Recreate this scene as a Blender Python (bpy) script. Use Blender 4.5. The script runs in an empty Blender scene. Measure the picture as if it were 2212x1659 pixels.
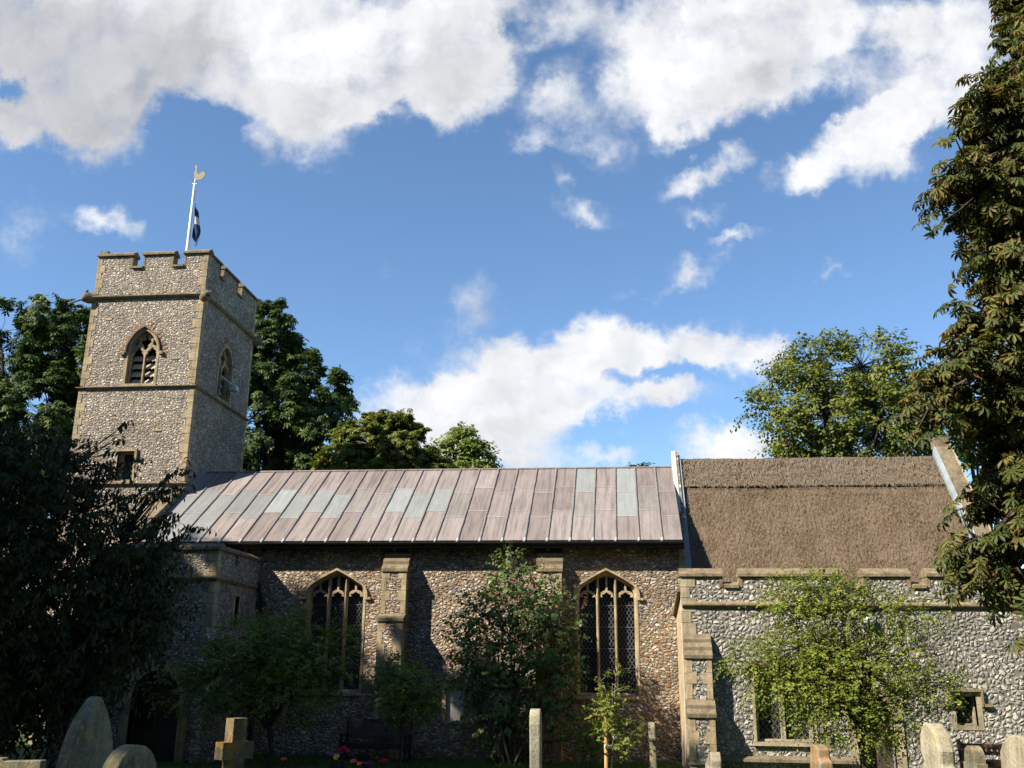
import bpy, math, random
import numpy as np
from mathutils import Vector, Matrix
from mathutils.geometry import tessellate_polygon

# ------------------------------------------------------------------ camera, sky, sun, exposure
sc = bpy.context.scene
col = sc.collection
F_PX, PITCH, YAW, ROLL = 965.0, 16.4, 6.5, 0.63
CAM = np.array([0.0, -26.0, 2.25])
R_CAM = (Matrix.Rotation(math.radians(YAW), 3, 'Z') @ Matrix.Rotation(math.radians(90 + PITCH), 3, 'X')
         @ Matrix.Rotation(math.radians(ROLL), 3, 'Z'))
cam_d = bpy.data.cameras.new('camera')
cam_o = bpy.data.objects.new('camera', cam_d)
col.objects.link(cam_o)
cam_d.sensor_width = 36.0
cam_d.lens = 36.0 * F_PX / 1024.0
cam_d.clip_end = 2000
cam_o.matrix_world = Matrix.Translation(Vector(CAM)) @ R_CAM.to_4x4()
sc.camera = cam_o

SUN_AZ, SUN_EL = 53.0, 40.0            # degrees west of south, elevation
SUN_STRENGTH, SKY_STRENGTH, EXPOSURE = 5.0, 0.092, 1.25
sd = Vector((-math.sin(math.radians(SUN_AZ)) * math.cos(math.radians(SUN_EL)),
             -math.cos(math.radians(SUN_AZ)) * math.cos(math.radians(SUN_EL)), math.sin(math.radians(SUN_EL))))
sun_d = bpy.data.lights.new('sun', 'SUN')
sun_d.energy = SUN_STRENGTH
sun_d.angle = math.radians(0.53)
sun_d.color = (1.0, 0.93, 0.80)
sun_o = bpy.data.objects.new('sun', sun_d)
col.objects.link(sun_o)
sun_o.location = (-40, -60, 60)
sun_o.rotation_euler = sd.to_track_quat('Z', 'Y').to_euler()
sc.view_settings.view_transform = 'Standard'
sc.view_settings.look = 'None'
sc.view_settings.exposure = EXPOSURE
sc.view_settings.gamma = 1.0


class NT:
    """small node-tree helper"""
    def __init__(self, tree):
        self.t = tree
        self.n = tree.nodes
        self.l = tree.links

    def new(self, typ, **kw):
        nd = self.n.new(typ)
        for k, v in kw.items():
            if k == 'inp':
                for kk, vv in v.items():
                    self.set(nd, kk, vv)
            else:
                setattr(nd, k, v)
        return nd

    def set(self, nd, key, v):
        s = nd.inputs[key]
        if isinstance(v, bpy.types.NodeSocket):
            self.l.new(v, s)
        elif isinstance(v, bpy.types.Node):
            self.l.new(v.outputs[0], s)
        else:
            s.default_value = v

    def math(self, op, a, b=0.0, c=0.0, clamp=False):
        nd = self.new('ShaderNodeMath', operation=op, use_clamp=clamp)
        self.set(nd, 0, a); self.set(nd, 1, b); self.set(nd, 2, c)
        return nd.outputs[0]

    def vmath(self, op, a, b=(0, 0, 0), out=0):
        nd = self.new('ShaderNodeVectorMath', operation=op)
        self.set(nd, 0, a)
        if op == 'SCALE':
            self.set(nd, 'Scale', b)
        else:
            self.set(nd, 1, b)
        return nd.outputs[out]

    def mix(self, f, a, b, blend='MIX'):
        nd = self.new('ShaderNodeMix', data_type='RGBA', blend_type=blend)
        self.set(nd, 0, f)
        self.set(nd, 6, a if not isinstance(a, tuple) else (*a, 1)[:4])
        self.set(nd, 7, b if not isinstance(b, tuple) else (*b, 1)[:4])
        return nd.outputs[2]

    def ramp(self, fac, stops, interp='LINEAR'):
        nd = self.new('ShaderNodeValToRGB')
        cr = nd.color_ramp
        cr.interpolation = interp
        while len(cr.elements) < len(stops):
            cr.elements.new(0.5)
        for e, (p, c) in zip(cr.elements, stops):
            e.position = p
            e.color = (*c, 1) if len(c) == 3 else c
        self.set(nd, 0, fac)
        return nd.outputs[0]

    def smooth(self, x, a, b):
        nd = self.new('ShaderNodeMapRange', interpolation_type='SMOOTHSTEP')
        self.set(nd, 0, x); self.set(nd, 1, a); self.set(nd, 2, b); self.set(nd, 3, 0.0); self.set(nd, 4, 1.0)
        return nd.outputs[0]

    def noise(self, vec, scale, detail=4.0, rough=0.55, out=0, dist=0.0):
        nd = self.new('ShaderNodeTexNoise')
        self.set(nd, 'Vector', vec); self.set(nd, 'Scale', scale); self.set(nd, 'Detail', detail)
        self.set(nd, 'Roughness', rough); self.set(nd, 'Distortion', dist)
        return nd.outputs[out]


def build_world():
    w = bpy.data.worlds.new('World')
    sc.world = w
    w.use_nodes = True
    T = NT(w.node_tree)
    T.n.clear()
    sky = T.new('ShaderNodeTexSky', sky_type='NISHITA')
    sky.sun_disc = False
    sky.sun_elevation = math.radians(SUN_EL)
    sky.sun_rotation = math.radians(180 + SUN_AZ)
    sky.altitude = 30
    sky.air_density = 0.8
    sky.dust_density = 0.05
    sky.ozone_density = 3.0
    tc = T.new('ShaderNodeTexCoord')
    d = tc.outputs['Generated']
    r, u, f = [tuple(R_CAM.col[i]) for i in range(3)]
    f = tuple(-x for x in f)
    df = T.vmath('DOT_PRODUCT', d, f, out=1)
    dfc = T.math('MAXIMUM', df, 0.12)
    k = F_PX * 2212 / 1024 / 1000.0
    px = T.math('MULTIPLY_ADD', T.math('DIVIDE', T.vmath('DOT_PRODUCT', d, r, out=1), dfc), k, 1.106)
    py = T.math('MULTIPLY_ADD', T.math('DIVIDE', T.vmath('DOT_PRODUCT', d, u, out=1), dfc), -k, 0.8295)
    cb = T.new('ShaderNodeCombineXYZ')
    T.set(cb, 0, px); T.set(cb, 1, py)
    p = cb.outputs[0]
    wn = T.noise(p, 5.5, 6.0, 0.6, out=1)
    warp = T.vmath('SCALE', T.vmath('SUBTRACT', wn, (0.5, 0.5, 0.5)), 0.17)
    wn2 = T.noise(p, 24.0, 5.0, 0.6, out=1)
    warp2 = T.vmath('SCALE', T.vmath('SUBTRACT', wn2, (0.5, 0.5, 0.5)), 0.065)
    q = T.vmath('ADD', T.vmath('ADD', p, warp), warp2)

    def blobs(lst, vec):
        tot = None
        for (x, y, rx, ry, rot, amp) in lst:
            mp = T.new('ShaderNodeMapping', vector_type='TEXTURE')
            T.set(mp, 0, vec)
            mp.inputs['Location'].default_value = (x / 1000, y / 1000, 0)
            mp.inputs['Rotation'].default_value = (0, 0, math.radians(rot))
            mp.inputs['Scale'].default_value = (rx / 1000, ry / 1000, 1)
            g = T.new('ShaderNodeTexGradient', gradient_type='SPHERICAL')
            T.set(g, 0, mp.outputs[0])
            gg = T.math('MULTIPLY', g.outputs[1], amp)
            tot = gg if tot is None else T.math('ADD', tot, gg)
        return tot
    CL = [
        # big bank upper left
        (60, 110, 420, 220, 0, 1.9), (430, 70, 420, 195, 0, 1.9), (780, 90, 330, 185, 0, 1.9), (1000, 120, 170, 190, 0, 1.6),
        (225, 270, 140, 130, 20, 1.5), (640, 235, 190, 140, 20, 1.5), (985, 190, 140, 100, 0, 1.0), (60, 260, 190, 80, 0, 1.3),
        (800, 215, 140, 70, 10, 1.0), (20, 185, 60, 60, 0, -1.6), (420, 250, 120, 60, 0, -1.0), (850, 225, 50, 35, 0, -0.8),
        # second bank
        (1180, 30, 300, 100, 0, 1.0), (1560, 90, 330, 190, -20, 2.0), (1450, 190, 170, 150, -30, 1.3), (1740, 60, 240, 130, -10, 1.3),
        (1440, 275, 60, 70, 20, 0.8), (1640, 215, 160, 70, -20, 0.8), (1110, 60, 60, 60, 0, -0.9),
        (1250, 265, 160, 80, 10, 0.75), (1130, 310, 80, 45, 0, 0.6), (1200, 210, 130, 60, -50, 0.6), (1220, 400, 40, 40, 0, 0.5),
        (1300, 330, 130, 50, 10, 0.45),
        # right bank
        (1870, 305, 270, 80, -23, 1.7), (1960, 235, 190, 90, -20, 1.3), (2080, 90, 230, 170, -20, 1.3), (1950, 60, 90, 80, 0, 0.8),
        (1820, 170, 170, 50, -10, 0.7), (2060, 200, 150, 90, -10, 1.0), (1740, 380, 70, 60, 0, 0.6), (1930, 360, 120, 40, -15, 0.5),
        # small ones
        (1520, 385, 150, 45, -22, 1.15), (1500, 470, 80, 30, -5, 0.7), (1275, 465, 90, 40, 10, 0.6), (1515, 582, 100, 45, -20, 0.95),
        (1380, 630, 90, 30, 0, 0.55), (1795, 592, 70, 25, -5, 0.7), (1590, 515, 80, 22, 0, 0.55),
        (225, 490, 120, 45, 17, 1.0), (45, 500, 90, 110, 0, 0.55), (1010, 670, 90, 110, 20, 0.62), (960, 780, 110, 100, 0, 0.5),
        (835, 580, 30, 20, 0, 0.5),
        # low bank above the nave roof
        (900, 880, 180, 95, -12, 1.5), (1060, 830, 190, 100, -20, 1.5), (1180, 790, 150, 110, 0, 1.5), (1285, 745, 120, 90, 0, 1.5),
        (1420, 765, 220, 75, -8, 1.5), (1590, 745, 140, 85, 0, 1.4), (1270, 870, 260, 75, -6, 1.5), (1440, 860, 130, 45, -5, 1.0),
        (1080, 950, 220, 110, 0, 1.4), (960, 930, 200, 90, 0, 1.3), (1320, 990, 110, 36, 0, .9), (1560, 968, 150, 55, 0, 1.35),
        (1655, 975, 90, 50, 0, .9), (1420, 820, 130, 30, -8, -1.1), (1300, 935, 90, 30, 0, -.5), (1010, 800, 90, 40, 0, -.5), (1680, 740, 80, 50, 0, 0.7),
    ]
    den = blobs(CL, q)
    n1 = T.noise(p, 9.0, 9.0, 0.62)
    n2 = T.noise(T.vmath('ADD', p, warp), 3.2, 5.0, 0.55)
    den = T.math('ADD', T.math('MINIMUM', den, 1.12), T.math('MULTIPLY', T.math('SUBTRACT', n1, 0.5), T.math('MULTIPLY_ADD', T.smooth(den, 0.0, 0.5), 1.5, 0.4)))
    mask = T.smooth(den, 0.06, 1.22)
    front = T.smooth(df, 0.30, 0.5)
    mask = T.math('MULTIPLY', mask, front)
    # clouds round the rest of the sky, out of the picture
    gen = T.smooth(T.noise(d, 2.4, 7.0, 0.6), 0.60, 0.74)
    mask = T.math('ADD', mask, T.math('MULTIPLY', gen, T.math('SUBTRACT', 0.8, T.math('MULTIPLY', front, 0.8))), clamp=True)
    # thick parts are greyer, thin edges and sunward tops whiter
    GREY = [(90, 170, 520, 260, 0, 1.5), (250, 280, 200, 120, 0, .5), (350, 120, 300, 160, 0, .6), (1000, 120, 200, 160, 0, .45), (1180, 20, 250, 90, 0, .5), (1640, 170, 200, 80, -20, .4),
            (1040, 660, 120, 150, 0, .8), (640, 250, 200, 100, 0, .6), (690, 50, 260, 130, 0, -1.5), (1400, 150, 170, 170, 0, -.6), (820, 160, 330, 150, 0, .55), (60, 60, 300, 200, 0, .4), (1640, 60, 200, 80, 0, .45), (1250, 870, 300, 60, 0, .35), (1100, 930, 200, 60, 0, .3)]
    gr = blobs(GREY, q)
    gr = T.math('ADD', gr, T.math('MULTIPLY', T.math('SUBTRACT', n2, 0.5), 1.5))
    gr = T.smooth(gr, -0.10, 1.15)
    cloud = T.mix(gr, (0.40, 0.404, 0.415), (0.255, 0.258, 0.272))
    fine = T.math('MULTIPLY_ADD', T.noise(q, 14.0, 5.0, 0.55), 0.20, 0.90)
    cloud = T.mix(1.0, cloud, fine, 'MULTIPLY')
    # billows: the side of each lump towards the sun is brighter
    na = T.noise(q, 4.5, 4.0, 0.5); nb_ = T.noise(T.vmath('ADD', q, (-0.030, -0.022, 0.0)), 4.5, 4.0, 0.5)
    emb = T.math('MULTIPLY_ADD', T.math('SUBTRACT', na, nb_), 0.8, 0.99)
    cloud = T.mix(1.0, cloud, emb, 'MULTIPLY')
    # sky colour from the Sky Texture, brought to the photograph's exposure
    skyc = T.mix(1.0, sky.outputs[0], (SKY_STRENGTH, SKY_STRENGTH, SKY_STRENGTH), 'MULTIPLY')
    hs = T.new('ShaderNodeHueSaturation')
    T.set(hs, 'Hue', 0.496); T.set(hs, 'Saturation', SKY_SAT); T.set(hs, 'Value', SKY_VAL); T.set(hs, 'Color', skyc)
    allc = T.mix(mask, hs.outputs[0], cloud)
    # the blank ground half
    bg = T.new('ShaderNodeBackground')
    T.set(bg, 0, allc)
    T.set(bg, 1, 1.0)
    out = T.new('ShaderNodeOutputWorld')
    T.l.new(bg.outputs[0], out.inputs[0])


SKY_SAT, SKY_VAL = 1.04, 0.98
build_world()

# ------------------------------------------------------------------ helpers
def at(x, y, Y):
    """world point on the plane y = Y that a pixel of the 2212-wide photograph shows"""
    k = 1024 / 2212
    d = R_CAM @ Vector(((x * k - 512) / F_PX, -(y * k - 384) / F_PX, -1.0))
    t = (Y - CAM[1]) / d.y
    return Vector((CAM[0] + d.x * t, Y, CAM[2] + d.z * t))


def ppm(x, y, Y):
    return 2084.6 / ((at(x, y, Y) - Vector(CAM)).length)


class MB:
    def __init__(self):
        self.v = []; self.f = []; self.m = []

    def face(self, pts, mi=0):
        b = len(self.v)
        self.v.extend([tuple(p) for p in pts])
        self.f.append(tuple(range(b, b + len(pts))))
        self.m.append(mi)

    def box(self, x0, x1, y0, y1, z0, z1, mi=0):
        self.hexa([(x0, y0, z0), (x1, y0, z0), (x1, y1, z0), (x0, y1, z0), (x0, y0, z1), (x1, y0, z1), (x1, y1, z1), (x0, y1, z1)], mi)

    def hexa(self, p, mi=0):
        b = len(self.v)
        self.v.extend([tuple(q) for q in p])
        for f in ((0, 3, 2, 1), (4, 5, 6, 7), (0, 1, 5, 4), (1, 2, 6, 5), (2, 3, 7, 6), (3, 0, 4, 7)):
            self.f.append(tuple(b + i for i in f)); self.m.append(mi)

    def bar(self, a, b, w, h=None, mi=0, up=(0, 0, 1)):
        """rectangular bar from a to b"""
        a = Vector(a); b = Vector(b); h = h or w
        d = (b - a).normalized()
        s = d.cross(Vector(up))
        if s.length < 1e-4:
            s = d.cross(Vector((1, 0, 0)))
        s.normalize(); t = s.cross(d)
        s = s * w / 2; t = t * h / 2
        self.hexa([a - s - t, a + s - t, b + s - t, b - s - t, a - s + t, a + s + t, b + s + t, b - s + t], mi)

    def tube(self, pts, rad, n=7, mi=0, cap=True):
        pts = [Vector(p) for p in pts]
        if not isinstance(rad, (list, tuple)):
            rad = [rad] * len(pts)
        b = len(self.v)
        ref = Vector((0.31, 0.77, 0.55)).normalized()
        for i, p in enumerate(pts):
            d = (pts[min(i + 1, len(pts) - 1)] - pts[max(i - 1, 0)]).normalized()
            s = d.cross(ref)
            if s.length < 1e-3:
                s = d.cross(Vector((1, 0, 0)))
            s.normalize(); t = d.cross(s)
            for k in range(n):
                a = 2 * math.pi * k / n
                self.v.append(tuple(p + (s * math.cos(a) + t * math.sin(a)) * rad[i]))
        for i in range(len(pts) - 1):
            for k in range(n):
                k2 = (k + 1) % n
                self.f.append((b + i * n + k, b + i * n + k2, b + (i + 1) * n + k2, b + (i + 1) * n + k)); self.m.append(mi)
        if cap:
            self.f.append(tuple(b + k for k in range(n))[::-1]); self.m.append(mi)
            e = b + (len(pts) - 1) * n
            self.f.append(tuple(e + k for k in range(n))); self.m.append(mi)

    def plate(self, outer, holes, fr, w0, w1, mi=0, mi_side=None):
        """extruded polygon with holes; fr(u, v, w) gives the world point, w runs inwards"""
        ms = mi if mi_side is None else mi_side
        loops = [list(outer)] + [list(h) for h in holes]
        flat = [p for lp in loops for p in lp]
        tris = tessellate_polygon([[Vector((p[0], p[1], 0)) for p in lp] for lp in loops])
        for w in (w0, w1):
            b = len(self.v)
            self.v.extend([tuple(fr(p[0], p[1], w)) for p in flat])
            for t in tris:
                self.f.append((b + t[0], b + t[1], b + t[2]) if w == w0 else (b + t[2], b + t[1], b + t[0])); self.m.append(mi)
        for lp in loops:
            n = len(lp)
            for i in range(n):
                p, q = lp[i], lp[(i + 1) % n]
                self.face([fr(p[0], p[1], w0), fr(q[0], q[1], w0), fr(q[0], q[1], w1), fr(p[0], p[1], w1)], ms)

    def strip(self, inner, outer, fr, w0, w1, mi=0, closed=False):
        """solid band between two polylines of equal length"""
        n = len(inner)
        rng = range(n if closed else n - 1)
        for i in rng:
            j = (i + 1) % n
            a, b, c, d = inner[i], inner[j], outer[j], outer[i]
            P = [fr(q[0], q[1], w0) for q in (a, b, c, d)] + [fr(q[0], q[1], w1) for q in (a, b, c, d)]
            for f in ((0, 1, 2, 3), (7, 6, 5, 4), (0, 4, 5, 1), (2, 6, 7, 3)):
                self.face([P[k] for k in f], mi)
            if not closed and i == 0:
                self.face([P[0], P[3], P[7], P[4]], mi)
            if not closed and i == n - 2:
                self.face([P[1], P[2], P[6], P[5]], mi)

    def build(self, name, mats, parent=None, smooth=False, bevel=0.0):
        me = bpy.data.meshes.new(name)
        me.from_pydata(self.v, [], self.f)
        mats = mats if isinstance(mats, (list, tuple)) else [mats]
        for m in mats:
            me.materials.append(m)
        if len(mats) > 1:
            me.polygons.foreach_set('material_index', self.m)
        import bmesh
        bm = bmesh.new(); bm.from_mesh(me)
        bmesh.ops.remove_doubles(bm, verts=bm.verts, dist=1e-5)
        bmesh.ops.recalc_face_normals(bm, faces=bm.faces)
        bm.to_mesh(me); bm.free()
        if smooth:
            me.polygons.foreach_set('use_smooth', [True] * len(me.polygons))
        o = bpy.data.objects.new(name, me)
        col.objects.link(o)
        if parent:
            o.parent = parent
            o.location = -parent_origin(parent)
        if bevel:
            b = o.modifiers.new('bevel', 'BEVEL'); b.width = bevel; b.segments = 2; b.limit_method = 'ANGLE'; b.angle_limit = math.radians(40)
        return o


ORIG = {}


def parent_origin(o):
    """meshes are written in world coordinates; a child is shifted back by its ancestors' position"""
    if o.name in ORIG:
        return ORIG[o.name]
    return Vector((0, 0, 0))


def thing(name, label, cat, loc=(0, 0, 0), group=None):
    o = bpy.data.objects.new(name, None)
    o.empty_display_size = 0.3
    col.objects.link(o)
    o.location = loc
    ORIG[o.name] = Vector(loc)
    o['label'] = label; o['category'] = cat
    if group:
        o['group'] = group
    return o


def tag(o, label, cat, group=None, kind=None):
    if label: o['label'] = label
    if cat: o['category'] = cat
    if group: o['group'] = group
    if kind: o['kind'] = kind
    return o


def frS(Y):        # south face at y = Y: u = x, v = z, w inwards (north)
    return lambda u, v, w: (u, Y + w, v)


def frE(X):        # east face at x = X: u = y, w inwards (west)
    return lambda u, v, w: (X - w, u, v)


def frW(X):
    return lambda u, v, w: (X + w, u, v)


def arch_pts(x0, x1, zs, za, n=10, r1=None):
    """right springing -> apex -> left springing"""
    xm = (x0 + x1) / 2; hw = (x1 - x0) / 2; h = za - zs
    right = []
    if h >= hw * 1.02:
        d = (h * h - hw * hw) / (2 * hw); r = d + hw; c = xm - d
        a1 = math.atan2(h, d)
        for i in range(n + 1):
            a = a1 * i / n
            right.append((c + r * math.cos(a), zs + r * math.sin(a)))
    else:
        r1 = r1 or hw * 0.42
        lo, hi = 0.1, 1.55

        def g(t):
            px = x1 - r1 + r1 * math.cos(t); pz = zs + r1 * math.sin(t)
            return (xm - px) * math.cos(t) - (za - pz) * (-math.sin(t))
        for _ in range(50):
            md = (lo + hi) / 2
            if g(lo) * g(md) <= 0: hi = md
            else: lo = md
        th = (lo + hi) / 2
        for i in range(n - 2):
            a = th * i / (n - 3)
            right.append((x1 - r1 + r1 * math.cos(a), zs + r1 * math.sin(a)))
        p = right[-1]
        for i in (1, 2, 3):
            t = i / 3; s = 0.02 * math.sin(math.pi * t)
            right.append((p[0] + (xm - p[0]) * t, p[1] + (za - p[1]) * t + s))
    left = [(2 * xm - x, z) for x, z in right[::-1][1:]]
    return right + left


def arch_outline(x0, x1, z0, zs, za, n=10):
    return [(x0, z0), (x1, z0)] + arch_pts(x0, x1, zs, za, n)


def interp(pts, x):
    pts = sorted(pts)
    for (xa, za), (xb, zb) in zip(pts, pts[1:]):
        if xa <= x <= xb:
            return za + (zb - za) * (x - xa) / max(xb - xa, 1e-6)
    return pts[0][1]


# ------------------------------------------------------------------ materials
def mat(name):
    m = bpy.data.materials.new(name)
    m.use_nodes = True
    T = NT(m.node_tree)
    bs = T.n['Principled BSDF']
    bs.inputs['Roughness'].default_value = 0.85
    bs.inputs['Specular IOR Level'].default_value = 0.25
    T.bs = bs
    tc = T.new('ShaderNodeTexCoord')
    T.co = tc.outputs['Object']
    T.uv = tc.outputs['UV']
    return m, T


def bump(T, h, strength=0.5, dist=0.02):
    b = T.new('ShaderNodeBump')
    T.set(b, 'Height', h)
    b.inputs['Strength'].default_value = strength
    b.inputs['Distance'].default_value = dist
    T.l.new(b.outputs[0], T.bs.inputs['Normal'])


def scaled(T, v, s):
    return T.vmath('MULTIPLY', v, s)


def flint(name, size, squash, stops, mortar, rad=(0.40, 0.60), mw=0.10, accent=None, patch=None, core=None, fine=26.0):
    """rounded flints set in mortar: 2-D cells along the wall, each stone a lumpy disc of its own size and colour"""
    m, T = mat(name)
    j = T.vmath('SCALE', T.vmath('SUBTRACT', T.noise(T.co, 3.2, 4.0, 0.6, out=1), (.5, .5, .5)), 0.24)
    co = T.vmath('ADD', T.co, j)
    sx = T.new('ShaderNodeSeparateXYZ'); T.set(sx, 0, co)
    cb = T.new('ShaderNodeCombineXYZ')
    T.set(cb, 0, T.math('DIVIDE', T.math('ADD', sx.outputs[0], sx.outputs[1]), size)); T.set(cb, 1, T.math('DIVIDE', sx.outputs[2], size / squash))
    v = cb.outputs[0]
    vo = T.new('ShaderNodeTexVoronoi', feature='F1', voronoi_dimensions='2D'); T.set(vo, 'Vector', v); vo.inputs['Scale'].default_value = 1; vo.inputs['Randomness'].default_value = 0.85
    ve = T.new('ShaderNodeTexVoronoi', feature='DISTANCE_TO_EDGE', voronoi_dimensions='2D'); T.set(ve, 'Vector', v); ve.inputs['Scale'].default_value = 1; ve.inputs['Randomness'].default_value = 0.85
    sep = T.new('ShaderNodeSeparateColor'); T.set(sep, 0, vo.outputs['Color'])
    r1, r2, r3 = sep.outputs
    base = T.ramp(r1, stops, 'CONSTANT')
    nz = T.noise(co, fine, 5.0, 0.65)
    nb = T.noise(co, 9.0, 4.0, 0.6)
    base = T.mix(0.85, base, T.ramp(nz, [(0.28, (0.40, 0.39, 0.38)), (0.5, (0.95, 0.95, 0.95)), (0.72, (1.35, 1.32, 1.25))]), 'MULTIPLY')
    if accent:
        base = T.mix(T.math('MULTIPLY', T.math('GREATER_THAN', r2, accent[0]), 0.9), base, accent[1])
    R_ = T.math('MULTIPLY_ADD', r3, rad[1] - rad[0], rad[0])
    e = T.math('MINIMUM', ve.outputs['Distance'], T.math('MULTIPLY', T.math('SUBTRACT', R_, vo.outputs['Distance']), 0.9))
    e = T.math('ADD', e, T.math('MULTIPLY', T.math('SUBTRACT', nz, 0.5), 0.16))
    e = T.math('ADD', e, T.math('MULTIPLY', T.math('SUBTRACT', nb, 0.5), 0.14))
    if core:                  # split flints: dark glassy heart in a pale rind
        cm = T.math('MULTIPLY', T.smooth(e, core[0], core[1]), T.math('GREATER_THAN', r2, core[3]))
        base = T.mix(cm, base, T.mix(nz, core[2], tuple(x * 2.4 for x in core[2])))
    stone_ = T.smooth(e, mw * 0.3, mw * 1.1)
    mo = T.mix(T.noise(co, 12.0, 6.0, 0.7), tuple(c * 0.6 for c in mortar), tuple(c * 1.25 for c in mortar))
    vs = T.new('ShaderNodeTexVoronoi', feature='F1', voronoi_dimensions='2D'); T.set(vs, 'Vector', v); vs.inputs['Scale'].default_value = 2.7; vs.inputs['Randomness'].default_value = 1.0
    ss = T.new('ShaderNodeSeparateColor'); T.set(ss, 0, vs.outputs['Color'])
    fl = T.math('MULTIPLY', T.math('GREATER_THAN', ss.outputs[0], 0.45), T.math('SUBTRACT', 1.0, T.smooth(vs.outputs['Distance'], 0.28, 0.42)))
    mo = T.mix(fl, mo, T.ramp(ss.outputs[1], stops, 'CONSTANT'))
    c = T.mix(stone_, mo, base)
    if patch:                 # areas of rubble brick and carstone
        c = T.mix(T.math('MULTIPLY', T.smooth(T.noise(scaled(T, T.co, (0.6, 0.6, 1.6)), 1.3, 4.0), 0.50, 0.62), T.math('MULTIPLY', stone_, T.math('GREATER_THAN', r2, 0.45))), c,
                  T.mix(r3, patch[0], patch[1]))
    c = T.mix(0.85, c, T.ramp(T.noise(T.co, 0.8, 7.0, 0.68), [(0.3, (0.58, 0.55, 0.52)), (0.5, (0.93, 0.91, 0.89)), (0.7, (1.15, 1.12, 1.06))]), 'MULTIPLY')
    T.set(T.bs, 'Base Color', c)
    T.set(T.bs, 'Roughness', T.math('MULTIPLY_ADD', stone_, -0.25, 0.95))
    h = T.math('ADD', T.smooth(e, 0.0, 0.34), T.math('MULTIPLY', nz, 0.30))
    h = T.math('ADD', h, T.math('MULTIPLY', T.math('MULTIPLY', r3, stone_), 0.45))
    bump(T, h, 1.0, size * 0.34)
    return m


M = {}
W1 = (0.53, 0.48, 0.405); G1 = (0.33, 0.30, 0.265); G2 = (0.20, 0.19, 0.18); D1 = (0.10, 0.10, 0.11); B1 = (0.27, 0.205, 0.14)
M['flint_tower'] = flint('cobbled flint of the tower', 0.100, 1.25,
                         [(0, G1), (0.20, W1), (0.36, G2), (0.50, (0.42, 0.385, 0.33)), (0.64, B1), (0.74, (0.26, 0.25, 0.24)), (0.88, W1)], (0.200, 0.160, 0.120), rad=(.36, .72), mw=0.12)
M['flint_nave'] = flint('rough flint and rubble of the nave', 0.118, 1.5,
                        [(0, G2), (0.14, W1), (0.28, B1), (0.44, G1), (0.56, (0.14, 0.145, 0.16)), (0.66, (0.40, 0.31, 0.20)), (0.8, (0.48, 0.41, 0.30)), (0.92, W1)],
                        (0.215, 0.155, 0.10), rad=(.38, .80), mw=0.12, accent=(0.90, (0.25, 0.095, 0.05)), patch=((0.25, 0.125, 0.07), (0.28, 0.19, 0.11)))
M['flint_vestry'] = flint('knapped flint of the vestry', 0.118, 1.05,
                          [(0, (0.33, 0.315, 0.28)), (0.20, (0.43, 0.41, 0.36)), (0.45, (0.27, 0.26, 0.24)), (0.66, (0.52, 0.49, 0.43)), (0.80, (0.36, 0.345, 0.31))],
                          (0.165, 0.148, 0.122), rad=(.42, .76), mw=0.10, core=(.14, .26, (0.10, 0.098, 0.095), .60))


def stone(name, colr, dark=0.5, lichen=None, scale=1.0, joints=None, lam=0.5):
    m, T = mat(name)
    n1 = T.noise(T.co, 3.0 * scale, 7.0, 0.65)
    n2 = T.noise(T.co, 34.0, 4.0, 0.6)
    c = T.ramp(n1, [(0.25, tuple(x * dark for x in colr)), (0.55, colr), (0.8, tuple(min(1, x * 1.15) for x in colr))])
    c = T.mix(0.6, c, T.ramp(n2, [(0.3, (0.65, 0.64, 0.62)), (0.6, (1.1, 1.1, 1.08))]), 'MULTIPLY')
    if lichen:
        lm = T.smooth(T.noise(T.co, 7.0 * scale, 6.0, 0.7), 0.50, 0.60)
        c = T.mix(T.math('MULTIPLY', lm, lichen[1]), c, lichen[0])
        lm2 = T.smooth(T.noise(scaled(T, T.co, (1.7, 1.7, 1.7)), 12.0 * scale, 5.0, 0.7), 0.58, 0.64)
        c = T.mix(T.math('MULTIPLY', lm2, lam), c, (0.40, 0.39, 0.34))
    # every course its own tint, soot patches and rain streaks below ledges
    sz = T.new('ShaderNodeSeparateXYZ'); T.set(sz, 0, T.co)
    wn = T.new('ShaderNodeTexWhiteNoise', noise_dimensions='1D'); T.set(wn, 'W', T.math('FLOOR', T.math('MULTIPLY', sz.outputs[2], 3.7)))
    c = T.mix(0.8, c, T.ramp(wn.outputs[0], [(0.0, (0.74, 0.72, 0.70)), (0.5, (1.0, 0.98, 0.95)), (1.0, (1.12, 1.08, 1.0))]), 'MULTIPLY')
    run = T.noise(scaled(T, T.co, (7.0, 7.0, 0.9)), 1.0, 6.0, 0.7)
    c = T.mix(0.75, c, T.ramp(run, [(0.36, (0.52, 0.50, 0.48)), (0.55, (1.0, 1.0, 1.0))]), 'MULTIPLY')
    if joints:
        sx = T.new('ShaderNodeSeparateXYZ'); T.set(sx, 0, T.co)
        zz = T.math('FRACT', T.math('DIVIDE', sx.outputs[2], joints))
        jm = T.math('LESS_THAN', T.math('ABSOLUTE', T.math('SUBTRACT', zz, 0.5)), 0.018)
        c = T.mix(T.math('MULTIPLY', jm, 0.6), c, tuple(x * 0.4 for x in colr))
    T.set(T.bs, 'Base Color', c)
    bump(T, T.math('ADD', n2, T.math('MULTIPLY', n1, 0.6)), 0.5, 0.02)
    return m


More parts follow.
